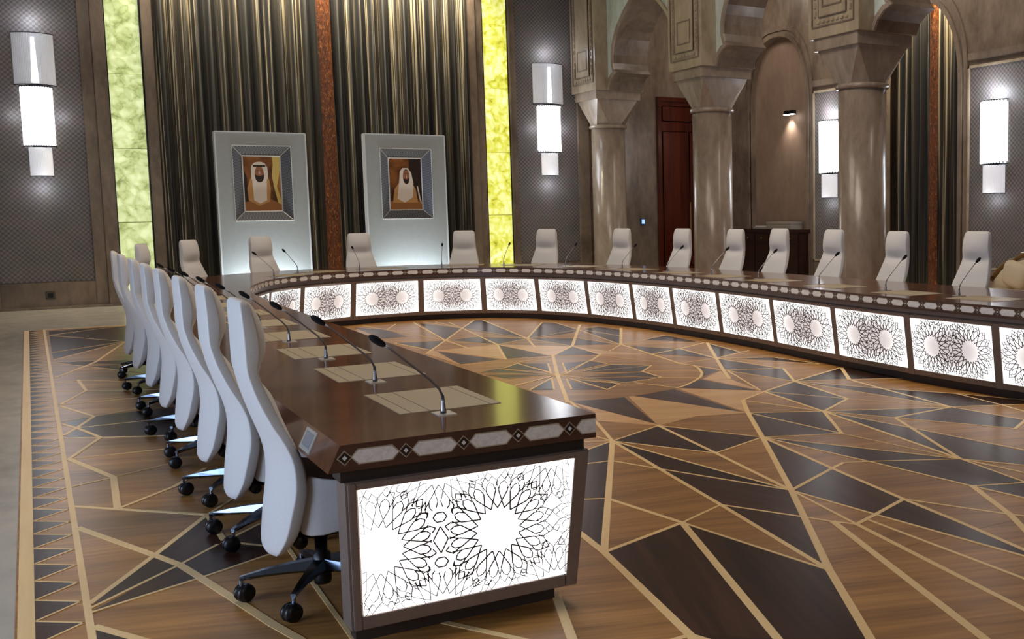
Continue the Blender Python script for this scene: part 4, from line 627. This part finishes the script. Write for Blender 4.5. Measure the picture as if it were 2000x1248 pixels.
# lattice pattern (girih rosettes) in panel units: x in [-.5,.5]*W, y in [-.5,.5]*H
def lattice_segments(W_,H_,cx1,cx2,R,extra=True):
    segs=[]; n=20; dl=2*PI/n; mid=(cx1+cx2)/2
    def ros(cx,cy,R,skip=lambda x,y:False):
        P=lambda r,a:(cx+r*math.cos(a),cy+r*math.sin(a))
        for k in range(n):
            a=k*dl
            h=a+.5*dl
            pts=[(P(.42*R,a),P(.76*R,a+.88*dl)),(P(.42*R,a),P(.76*R,a-.88*dl)),
                 (P(.76*R,h-.38*dl),P(.88*R,h-.25*dl)),(P(.76*R,h+.38*dl),P(.88*R,h+.25*dl)),(P(.88*R,h-.25*dl),P(.94*R,h)),(P(.88*R,h+.25*dl),P(.94*R,h)),
                 (P(.79*R,a+.13*dl),P(.95*R,a-.06*dl)),(P(.79*R,a-.13*dl),P(.95*R,a+.06*dl)),(P(.95*R,a),P(1.05*R,a+.28*dl)),(P(.95*R,a),P(1.05*R,a-.28*dl)),(P(1.05*R,a+.28*dl),P(.97*R,h)),(P(1.05*R,a-.28*dl),P(.97*R,a-.5*dl)),(P(1.05*R,a+.28*dl),P(1.15*R,h)),(P(1.05*R,a-.28*dl),P(1.15*R,a-.5*dl))]
            for s in pts:
                mx_,my_=(s[0][0]+s[1][0])/2,(s[0][1]+s[1][1])/2
                if not skip(mx_,my_) and not any(math.hypot(mx_-mid,my_-hy)<.04 for hy in (-.085,0,.085)): segs.append(s)
    ctr=[(cx1,0),(cx2,0)]
    ros(cx1,0,R,lambda x,y:x>mid-.012 and math.hypot(x-cx2,y)<1.17*R); ros(cx2,0,R,lambda x,y:x<mid+.012 and math.hypot(x-cx1,y)<1.17*R)
    far=lambda x,y:any(math.hypot(x-a,y-b_)<1.0*R for a,b_ in ctr)
    step=cx2-cx1
    for cx in ((mid,mid-step,mid+step) if extra else (mid,)):
        for cy in (-H_*.62,H_*.62): ros(cx,cy,R*.92,far)
    for cx in ((cx1-step,cx2+step) if extra else ()): ros(cx,0,R,far)
    # central diamond and hexagon chain between the rosettes
    for a,b_ in (((0,.05),(.028,0)),((.028,0),(0,-.05)),((0,-.05),(-.028,0)),((-.028,0),(0,.05))): segs.append(((mid+a[0],a[1]),(mid+b_[0],b_[1])))
    for cy in (-.085,.085):
        hx=[(mid+.026*math.cos(q*PI/3),cy+.02*math.sin(q*PI/3)) for q in range(6)]
        segs+= [(hx[q],hx[(q+1)%6]) for q in range(6)]
    # clip
    out=[]
    for (x0,y0),(x1,y1) in segs:
        def clip(p,q):
            t0,t1=0.,1.
            d=(q[0]-p[0],q[1]-p[1])
            for pp,qq in ((-d[0],p[0]+W_/2),(d[0],W_/2-p[0]),(-d[1],p[1]+H_/2),(d[1],H_/2-p[1])):
                if abs(pp)<1e-12:
                    if qq<0:return None
                else:
                    r_=qq/pp
                    if pp<0:t0=max(t0,r_)
                    else:t1=min(t1,r_)
            return (t0,t1) if t0<t1 else None
        c_=clip((x0,y0),(x1,y1))
        if c_: out.append(((x0+(x1-x0)*c_[0],y0+(y1-y0)*c_[0]),(x0+(x1-x0)*c_[1],y0+(y1-y0)*c_[1])))
    return out
def lattice_mesh(segs,W_,H_,wc,we,depth=.003):
    me=bpy.data.meshes.new('lattice'); V=[];F=[]
    for (x0,y0),(x1,y1) in segs:
        d=Vector((x1-x0,y1-y0)); l=d.length
        if l<.002: continue
        d/=l
        ex=max(abs((x0+x1)/W_),abs((y0+y1)/H_)); k=min(1,max(0,(ex-.45)/.5)); wd=(wc*(1-k)+we*k)/2  # bars thinned toward the rim: glare of the lit sheet put into shape
        n_=Vector((-d.y,d.x))*wd; b0=len(V)
        for s in (-1,1):
            V.append((x0+n_.x*s,y0+n_.y*s,depth)); V.append((x1+n_.x*s,y1+n_.y*s,depth)); V.append((x0+n_.x*s,y0+n_.y*s,0)); V.append((x1+n_.x*s,y1+n_.y*s,0))
        F+= [(b0,b0+1,b0+5,b0+4),(b0,b0+2,b0+3,b0+1),(b0+4,b0+5,b0+7,b0+6)]
    me.from_pydata(V,[],F); me.update(); return me
def panel_mesh(W_,H_):
    bm=bmesh.new(); uv=bm.loops.layers.uv.verify(); v=[bm.verts.new((x*W_/2,y*H_/2,z)) for z in (0,.006) for x,y in ((-1,-1),(1,-1),(1,1),(-1,1))]
    for f in ((4,5,6,7),(0,1,5,4),(1,2,6,5),(2,3,7,6),(3,0,4,7)):
        F_=bm.faces.new([v[k] for k in f])
        for lp in F_.loops: lp[uv].uv=(lp.vert.co.x/W_+.5,lp.vert.co.y/H_+.5)
    me=bpy.data.meshes.new('light_panel'); bm.to_mesh(me); bm.free(); return me
PW,PH=.92,.462
PM=panel_mesh(PW,PH); PM.materials.append(M['panel'])
LM=lattice_mesh(lattice_segments(PW,PH,-.225,.215,.215,False),PW,PH,.0066,.0036); LM.materials.append(M['lattice'])
DIV=[9.87,10.717,11.562,12.414,13.382,14.26,15.137,16.131,17.158,18.12,19.212,20.395,21.597,22.728,23.755,24.8,25.85]
s=9.87
first=[]
while s>1.0: s-=.9; first.append(s)
DIV=sorted([d for d in first if d>.3])+DIV
def face_pt(s,z,out=0):
    t=(z-.075)/(.612-.075); p=at(CI,SI,s)+nrm(CI,SI,s)*(.095-.07*t-out); return Vector((p.x,p.y,z))
for s0,s1 in zip(DIV,DIV[1:]):
    g_=.042
    a,b_=face_pt(s0+g_,.127),face_pt(s1-g_,.127); c_,d=face_pt(s1-g_,.589),face_pt(s0+g_,.589)
    # panel seen from the inside of the U: right-hand direction runs back along the curve
    ctr=(a+b_+c_+d)/4; ux=(b_-a).normalized(); uy=((c_+d)/2-(a+b_)/2).normalized(); uz=ux.cross(uy)
    inn=-nrm(CI,SI,(s0+s1)/2)
    if uz.dot(Vector((inn.x,inn.y,0)))<0: ux=-ux; uz=ux.cross(uy)
    bulge=0.0
    m_=(face_pt((s0+s1)/2,.358)-ctr).dot(uz)
    mw=Matrix.Translation(Vector(ctr)+uz*(.006+max(0,m_)))@Matrix((ux,uy,uz)).transposed().to_4x4()@Matrix.Diagonal((((b_-a).length)/PW,1,1,1))
    p=bpy.data.objects.new('light_panel',PM); COL.objects.link(p); p.parent=TB; p.matrix_parent_inverse=Matrix.Translation((-4.3,-10,0)); p.matrix_basis=mw
    l_=bpy.data.objects.new('lattice',LM); COL.objects.link(l_); l_.parent=p; l_.location=(0,0,.0065)
    # stile on the joint and a rail over each panel
    st0,st1=face_pt(s0,.612,.02),face_pt(s0,.075,.02); t_=(at(CI,SI,s0+.03)-at(CI,SI,s0-.03)).normalized(); t3=Vector((t_.x,t_.y,0)); nn=-nrm(CI,SI,s0); n3=Vector((nn.x,nn.y,0))
    R=[[tuple(e+t3*x-n3*y_) for x,y_ in ((-.040,0),(.040,0),(.040,.02),(-.040,.02))] for e in (st0,st1)]
    tobj('stile',sweep(R),M['bronze'])
    for zz0,zz1 in ((.078,.124),(.592,.612)):
        R=[]
        for q in range(5):
            sq=s0+(s1-s0)*q/4; A,B=face_pt(sq,zz0,.018),face_pt(sq,zz1,.018); nn=nrm(CI,SI,sq); n3=Vector((nn.x,nn.y,0))*.02
            R.append([tuple(A),tuple(B),tuple(B+n3),tuple(A+n3)])
        tobj('rail',sweep(R),M['bronze'])
# end panel facing the camera
EW=.808
ctr=Vector((1.318,3.831,.355)); ex=tobj('light_panel',panel_mesh(EW,.457),M['endpanel']); ex['label']='bright overexposed lattice light panel on the near end'
# taper the sheet to the sloping inner side
for v in ex.data.vertices:
    if v.co.x>0: v.co.x+=.008+.028*(v.co.y/.2285)
mw=Matrix.Translation(ctr)@Matrix.Rotation(PI/2,4,'X'); ex.matrix_basis=mw
LE=lattice_mesh(lattice_segments(EW,.457,-.34,.105,.20),EW,.457,.0046,.0015); obj('lattice',LE,M['lattice'],ex,False,Matrix.Translation((0,0,.0065)))
for a in ((.880,.906,.078,.610),): tobj('stile',bbox(a[0],a[1],3.818,3.84,a[2],a[3],.003),M['bronze'])
R=[[(1.748,3.818,.61),(1.806,3.818,.61),(1.806,3.84,.61),(1.748,3.84,.61)],[(1.690,3.818,.078),(1.737,3.818,.078),(1.737,3.84,.078),(1.690,3.84,.078)]]; tobj('stile',sweep(R),M['bronze'])
tobj('rail',bbox(.906,1.75,3.818,3.84,.587,.61,.003),M['bronze']); tobj('rail',bbox(.906,1.69,3.818,3.84,.078,.124,.003),M['bronze'])
# inlaid band: pearl hexagons with diamonds between, raised in the slab edge
def inlay(p,ux,uz,s=1.):
    """p: centre, ux along edge, uz outward normal"""
    return Matrix.Translation(p)@Matrix((ux,Vector((0,0,1)),uz)).transposed().to_4x4()
def ngon(pts,d0,d1):
    bm=bmesh.new(); a=[bm.verts.new((x,y,d0)) for x,y in pts]; b_=[bm.verts.new((x,y,d1)) for x,y in pts]; n=len(pts)
    bm.faces.new(b_)
    for i in range(n): bm.faces.new((a[i],a[(i+1)%n],b_[(i+1)%n],b_[i]))
    me=bpy.data.meshes.new('x'); bm.to_mesh(me); bm.free(); return me
hexp=lambda a,b_,c_:[(-a,0),(-a+c_,-b_),(a-c_,-b_),(a,0),(a-c_,b_),(-a+c_,b_)]
HXo=ngon(hexp(.086,.028,.026),-.002,.0012); HXo.materials.append(M['ivory']); HXi=ngon(hexp(.081,.0238,.0245),0,.0026); HXi.materials.append(M['pearl'])
dm=lambda a:[(-a,0),(0,-a),(a,0),(0,a)]
D1=ngon(dm(.027),-.002,.0010); D1.materials.append(M['ivory']); D2=ngon(dm(.022),-.001,.0018); D2.materials.append(M['ebony']); D3=ngon(dm(.009),-.001,.0026); D3.materials.append(M['pearl'])
def put(me,name,mw,parent=None):
    o=bpy.data.objects.new(name,me); COL.objects.link(o)
    if parent: o.parent=parent
    else:
        o.parent=TB; o.matrix_parent_inverse=Matrix.Translation((-4.3,-10,0)); o.matrix_basis=mw
    return o
def motif(p,ux,uz,hexa=True,dia=True,off=.105):
    if dia:
        mw=inlay(p,ux,uz); a=put(D1,'diamond_inlay',mw); put(D2,'ebony_core',None,a); put(D3,'pearl_dot',None,a)
    if hexa:
        mw=inlay(p+ux*off,ux,uz); a=put(HXo,'hexagon_inlay',mw); put(HXi,'pearl_plaque',None,a)
ZB=.711
for k in range(5): motif(Vector((.868+.2125*k,3.8,ZB)),Vector((1,0,0)),Vector((0,-1,0)),k<4,True,.106)
# half hexagon running out at the corner
hh=ngon([(-.086+.0,0),(-.060,-.030),(-.0,-.030),(0,.030),(-.060,.030)],-.002,.0012); hh.materials.append(M['ivory']); hi_=ngon([(-.081,0),(-.0565,-.0255),(-.0,-.0255),(0,.0255),(-.0565,.0255)],0,.0026); hi_.materials.append(M['pearl'])
a=put(hh,'hexagon_inlay',inlay(Vector((1.829,3.8,ZB)),Vector((1,0,0)),Vector((0,-1,0)))); put(hi_,'pearl_plaque',None,a)
s=.2; 
while s<SI[-1]-.3:
    p=at(CI,SI,s); n_=nrm(CI,SI,s); ux=Vector((n_.y,-n_.x,0)); pm=at(CI,SI,s+.106); nm=nrm(CI,SI,s+.106)
    uz=Vector((-n_.x,-n_.y,0)); t3=Vector((n_.y,-n_.x,0))
    mw=Matrix.Translation((p.x,p.y,ZB))@Matrix((Vector((0,0,1)).cross(uz),Vector((0,0,1)),uz)).transposed().to_4x4()
    a=put(D1,'diamond_inlay',mw)
    if s>8.5: put(D2,'ebony_core',None,a); put(D3,'pearl_dot',None,a)
    uz=Vector((-nm.x,-nm.y,0)); mw=Matrix.Translation((pm.x,pm.y,ZB)-uz*0 if False else Vector((pm.x,pm.y,ZB))+uz*.0012)@Matrix((Vector((0,0,1)).cross(uz),Vector((0,0,1)),uz)).transposed().to_4x4()
    a=put(HXo,'hexagon_inlay',mw); put(HXi,'pearl_plaque',None,a)
    s+=.2125
# leather writing pads, mic plates and screens
def pad(cx,cy,rz):
    """local +x: towards the middle of the U"""
    mw=Matrix.Translation((cx,cy,HT))@Matrix.Rotation(rz,4,'Z')
    o=tobj('leather_pad',bbox(-.21,.21,-.275,.275,-.001,.0022),M['leather']); o.matrix_basis=mw
    for x in (-.165,-.09,.165): obj('pad_groove',bbox(x-.0022,x+.0022,-.272,.272,.0018,.0027),M['crease'],o)
    return o
def screen(cx,cy,rz):
    mw=Matrix.Translation((cx,cy,.7095))@Matrix.Rotation(rz,4,'Z')@Matrix.Rotation(-math.atan2(.095,.045),4,'Y')
    o=tobj('call_screen',bbox(-.042,.042,-.085,.085,-.003,.004,.002),M['micplate']); o.matrix_basis=mw
    obj('screen_glass',bbox(-.026,.03,-.06,.06,.0035,.005),M['screenglass'],o); return o
MICB=[]
LY=[4.167+1.005*k for k in range(9)]
for k,yy in enumerate(LY):
    pad(1.405,yy+.365,0); screen(.8325,yy+.03,0); MICB.append((1.34,yy,0.))
FARM=[(457,545)]
FAR=[(2.66,15.03),(3.1,15.75),(4.05,16.2),(5.342,16.4),(6.10,15.75),(6.68,14.75),(6.95,13.45),(7.02,12.3),(7.05,11.25),(7.03,10.2),(6.98,9.0),(6.90,7.85),(6.96,6.93)]
#FARMICS
for (x,y) in FAR:
    s=min((q*.05 for q in range(160,int(SO[-1]/.05))),key=lambda q:(at(CO,SO,q)-Vector((x,y))).length); n_=nrm(CO,SO,s); rz=math.atan2(-n_.y,-n_.x)
    MICB.append((x,y,rz)); t_=Vector((n_.y,-n_.x)); 
    c_=Vector((x,y))+Vector((math.cos(rz)*.065-math.sin(rz)*.365,math.sin(rz)*.065+math.cos(rz)*.365)); pad(c_.x,c_.y,rz)
# ------------------------------------------------------------ microphones
def make_mic():
    r=empty('gooseneck_microphone',(0,0,0),0,'x','microphone','gooseneck microphones on the conference table')
    obj('base_plate',bbox(-.035,.04,-.05,.05,-.001,.004,.0015),M['micplate'],r)
    obj('socket_collar',lathe([(.013,.004),(.011,.015),(.008,.045),(.006,.075)],14),M['micmetal'],r,True)
    obj('gooseneck',tube([(0,0,.07),(-.012,0,.10),(-.045,0,.138),(-.12,0,.207),(-.19,0,.27),(-.222,0,.294)],[.0055,.005,.0048,.0042,.004,.004],8),M['micmetal'],r,True)
    d=Vector((-.032,0,.024)).normalized(); a=Vector((-.218,0,.291)); obj('foam_head',tube([a+d*t for t in (0,.006,.02,.045,.062,.072)],[.007,.0105,.0135,.015,.0115,.004],12),M['foam'],r,True)
    return r
ON=['first','second','third','fourth','fifth','sixth','seventh','eighth','ninth','tenth','eleventh','twelfth','thirteenth']
mic=make_mic()
for i,(x,y,rz) in enumerate(MICB):
    lab=f'gooseneck microphone at the {ON[i]} pad from the near end of the left table arm' if i<9 else f'gooseneck microphone at the {ON[i-9]} place from the left along the far table bend'
    if i==0: mic.location=(x,y,HT); mic.rotation_euler=(0,0,rz); mic['label']=lab
    else: copytree(mic,(x,y,HT),rz,lab)
# ------------------------------------------------------------ swivel chairs (origin on the floor under the column, +x forward)
def make_chair():
    r=empty('swivel_chair',(0,0,0),0,'x','chair','white swivel chairs around the conference table')
    # rear line of the shell, half width and thickness by height
    Z=[.215,.245,.31,.40,.50,.60,.68,.76,.86,.93,.97,1.03,1.10,1.17,1.215,1.232]
    XE=[-.190,-.190,-.170,-.150,-.131,-.134,-.160,-.202,-.243,-.262,-.270,-.272,-.273,-.276,-.277,-.270]
    HW_=[.10,.165,.215,.235,.247,.247,.240,.228,.206,.191,.186,.183,.179,.174,.160,.135]
    TH_=[.020,.030,.042,.046,.042,.036,.034,.040,.044,.040,.042,.052,.052,.044,.036,.018]
    BU=[.02,.03,.045,.055,.06,.055,.045,.03,.018,.012,.010,.008,.007,.006,.004,.002]
    PD=[.0,.01,.02,.026,.028,.022,.018,.026,.03,.004,.024,.042,.044,.034,.016,.004]
    rings=[]
    def dense(A,k=3):
        Q=[2*A[0]-A[1]]+A+[2*A[-1]-A[-2]]; o_=[]
        for i in range(1,len(Q)-2):
            for q in range(k):
                t=q/k; a,b_,c_,d=Q[i-1],Q[i],Q[i+1],Q[i+2]; o_.append(.5*((2*b_)+(-a+c_)*t+(2*a-5*b_+4*c_-d)*t*t+(-a+3*b_-3*c_+d)*t**3))
        return o_+[A[-1]]
    for z,x,h,t,bu,pd in zip(*[dense(A) for A in (Z,XE,HW_,TH_,BU,PD)]):
        ring=[]; n=8
        for i in range(n+1):
            u=-1+2*i/n; ring.append((x-bu*(1-u*u),u*h,z))
        for i in range(n,-1,-1):
            u=-1+2*i/n; ring.append((x+t+pd*(1-abs(u)**2.5),u*(h-.008),z))
        rings.append(ring)
    bm=sweep(rings); o=obj('backrest',bm,M['fabric'],r,True)
    sd=o.modifiers.new('soft','BEVEL'); sd.width=.009; sd.segments=3; sd.limit_method='ANGLE'; sd.angle_limit=.75
    # seat shell with upturned rear
    SX=[-.105,-.075,-.03,.10,.24,.34,.385]; ZT=[.50,.545,.535,.505,.498,.490,.45]; ZL=[.31,.302,.302,.318,.345,.385,.425]; HS=[.195,.222,.238,.245,.242,.232,.205]; rings=[]
    for x,zt,zl,h in zip(SX,ZT,ZL,HS):
        ring=[]
        for i in range(7):
            u=-1+2*i/6; ring.append((x,u*h,zt-.03*(1-abs(u)**3)*(1 if x>-.07 else .2)))
        for i in range(6,-1,-1):
            u=-1+2*i/6; ring.append((x,u*h*.93,zl))
        rings.append(ring)
    o=obj('seat',sweep(rings),M['fabric'],r,True); b_=o.modifiers.new('soft','BEVEL'); b_.width=.018; b_.segments=2; b_.limit_method='ANGLE'; b_.angle_limit=.7
    obj('tilt_mechanism',bbox(-.16,.12,-.07,.07,.255,.305,.012),M['black'],r); 
    kn=obj('tilt_knob',lathe([(.028,0),(.030,.01),(.028,.05),(.02,.056)],14),M['black'],r,True,Matrix.Translation((-.10,-.07,.262))@Matrix.Rotation(PI/2,4,'X'))
    obj('gas_column',lathe([(.032,.045),(.036,.06),(.036,.17),(.025,.18),(.025,.27)],16),M['black'],r,True)
    for k in range(5):
        a=math.radians(166+72*k)
        rg=[]
        for t,w_,z0,z1 in ((.03,.030,.098,.150),(.12,.024,.100,.143),(.22,.018,.098,.128),(.295,.014,.092,.112),(.312,.011,.09,.108)):
            rg.append([(t,-w_,z0+.012),(t,-w_*.5,z0),(t,w_*.5,z0),(t,w_,z0+.012),(t,w_*.7,z1),(t,-w_*.7,z1)])
        lg=obj('leg',sweep(rg),M['chrome'],r,False); lg.rotation_euler=(0,0,a)
        # twin-wheel caster
        bm=lathe([(.012,-.026),(.034,-.024),(.037,-.016),(.037,-.005),(.02,-.004),(.02,.004),(.037,.005),(.037,.016),(.034,.024),(.012,.026)],18)
        sw_=k*1.9+.6
        obj('caster',bm,M['black'],lg,True,Matrix.Translation((.307,0,.0375))@Matrix.Rotation(sw_,4,'Z')@Matrix.Translation((-.012,0,0))@Matrix.Rotation(PI/2,4,'X'))
        bm=bmesh.new(); tube([(0,0,.092),(0,0,.07)],.008,8,bm); box(bm,(-.012,0,.062),(.05,.014,.022),0,0,.005)
        obj('caster_hood',bm,M['chrome'],lg,False,Matrix.Translation((.307,0,0))@Matrix.Rotation(sw_,4,'Z'))
    return r
ch=make_chair()
CHL=[(.925,4.53,0,0),(.93,5.56,0,0),(.925,6.50,0,0),(.925,7.56,0,0),(.925,8.53,0,0),(.93,9.66,0,0),(.93,10.92,0,0),(.94,12.05,-.04,0)]
FARC=[(1.196,14.883,-.387,1.241),(1.83,15.979,-.712,1.251),(2.838,16.768,-1.121,1.264),(4.299,17.11,-1.552,1.272),(5.827,16.754,-2.062,1.282),(6.854,15.892,-2.482,1.292),(7.519,14.616,-2.829,1.295),(7.817,13.323,-2.97,1.298),(7.955,12.144,-3.063,1.297),(8.012,11.215,-3.102,1.309),(8.038,10.135,-3.128,1.304),(8.029,8.997,3.12,1.296),(8.024,7.792,-3.127,1.307)]
allc=[(x,y,rz,0,f'white high back swivel chair, {ON[i]} from the near end along the left table arm') for i,(x,y,rz,_) in enumerate(CHL)]
for i,(x,y,rz,zt) in enumerate(FARC):
    allc.append((x+math.cos(rz)*.20,y+math.sin(rz)*.20,rz,zt-1.235,f'white high back swivel chair, {ON[i]} from the left around the far table bend'))
wob=[0,.45,.2,.62,.1,.5,.3,.7]
for i,(x,y,rz,dz,lab) in enumerate(allc):
    if i==0: c_=ch; c_.location=(x,y,0); c_.rotation_euler=(0,0,rz); c_['label']=lab
    else: c_=copytree(ch,(x,y,0),rz,lab)
    for o in c_.children:
        if o.name.startswith(('backrest','seat','tilt')) and dz>0: o.location.z+=dz     # gas lift raised
        if o.name.startswith('leg'): o.rotation_euler.z-=wob[i%8]*.55
        if o.name.startswith('gas_column') and dz>0: o.scale=(1,1,1+dz/.27)
# ------------------------------------------------------------ settee at the right edge
se=empty('settee',(10.2,8.82,0),0,'cream settee with carved gilt frame behind the chairs at the right edge','sofa')
bm=bmesh.new(); rg=[]
for i in range(15):
    t=i/14; yy=-.98+1.96*t; zt=.62+.36*math.sin(PI*t)**.6; rg.append([(.28,yy,.36),(.20,yy,.36),(.24,yy,zt-.04),(.30,yy,zt)])
obj('back_cushion',sweep(rg),M['cream'],se,True)
obj('back_rail',tube([(.25,-1.0+2.0*i/20,.60+.40*math.sin(PI*i/20)**.6+.012*math.sin(i*2.2)) for i in range(21)],[.028+.010*(i%2) for i in range(21)],8),M['gilt'],se,True)
obj('seat_cushion',bbox(-.42,.24,-.88,.88,.36,.52,.05),M['cream'],se,True); obj('seat_rail',bbox(-.44,.28,-.94,.94,.27,.36,.015),M['gilt'],se)
for s in (-1,1):
    obj('armrest',tube([(.24,s*.98,.62),(.05,s*1.0,.66),(-.25,s*.98,.64),(-.40,s*.96,.58),(-.40,s*.95,.36)],[.03,.032,.034,.03,.028],8),M['gilt'],se,True)
    obj('arm_pad',bbox(-.3,.15,s*.98-.04,s*.98+.04,.66,.71,.018),M['cream'],se)
    for x in (-.38,.22): obj('leg',tube([(x,s*.9,.30),(x+.02,s*.92,.15),(x-.01,s*.9,0.0)],[.035,.024,.018],8),M['gilt'],se,True)
for q,(yy,a) in enumerate(((.5,.25),(-.1,-.2))):
    c_=empty('scatter_cushion',(10.2+.10,8.82+yy,.56),0,['ivory satin cushion at the left end of the cream settee','ivory satin cushion in the middle of the cream settee'][q],'cushion','satin cushions on the settee')
    bm=bmesh.new(); bmesh.ops.create_uvsphere(bm,u_segments=20,v_segments=10,radius=1)
    for v in bm.verts:
        x,y,z=v.co; sgn=lambda t:math.copysign(abs(t)**.55,t); v.co=(x*.075,sgn(y)*.2,sgn(z)*.17+.14)
    bmesh.ops.rotate(bm,cent=(0,0,0),matrix=Matrix.Rotation(a,3,'X'),verts=bm.verts); obj('cushion_cover',bm,M['cream'],c_,True)
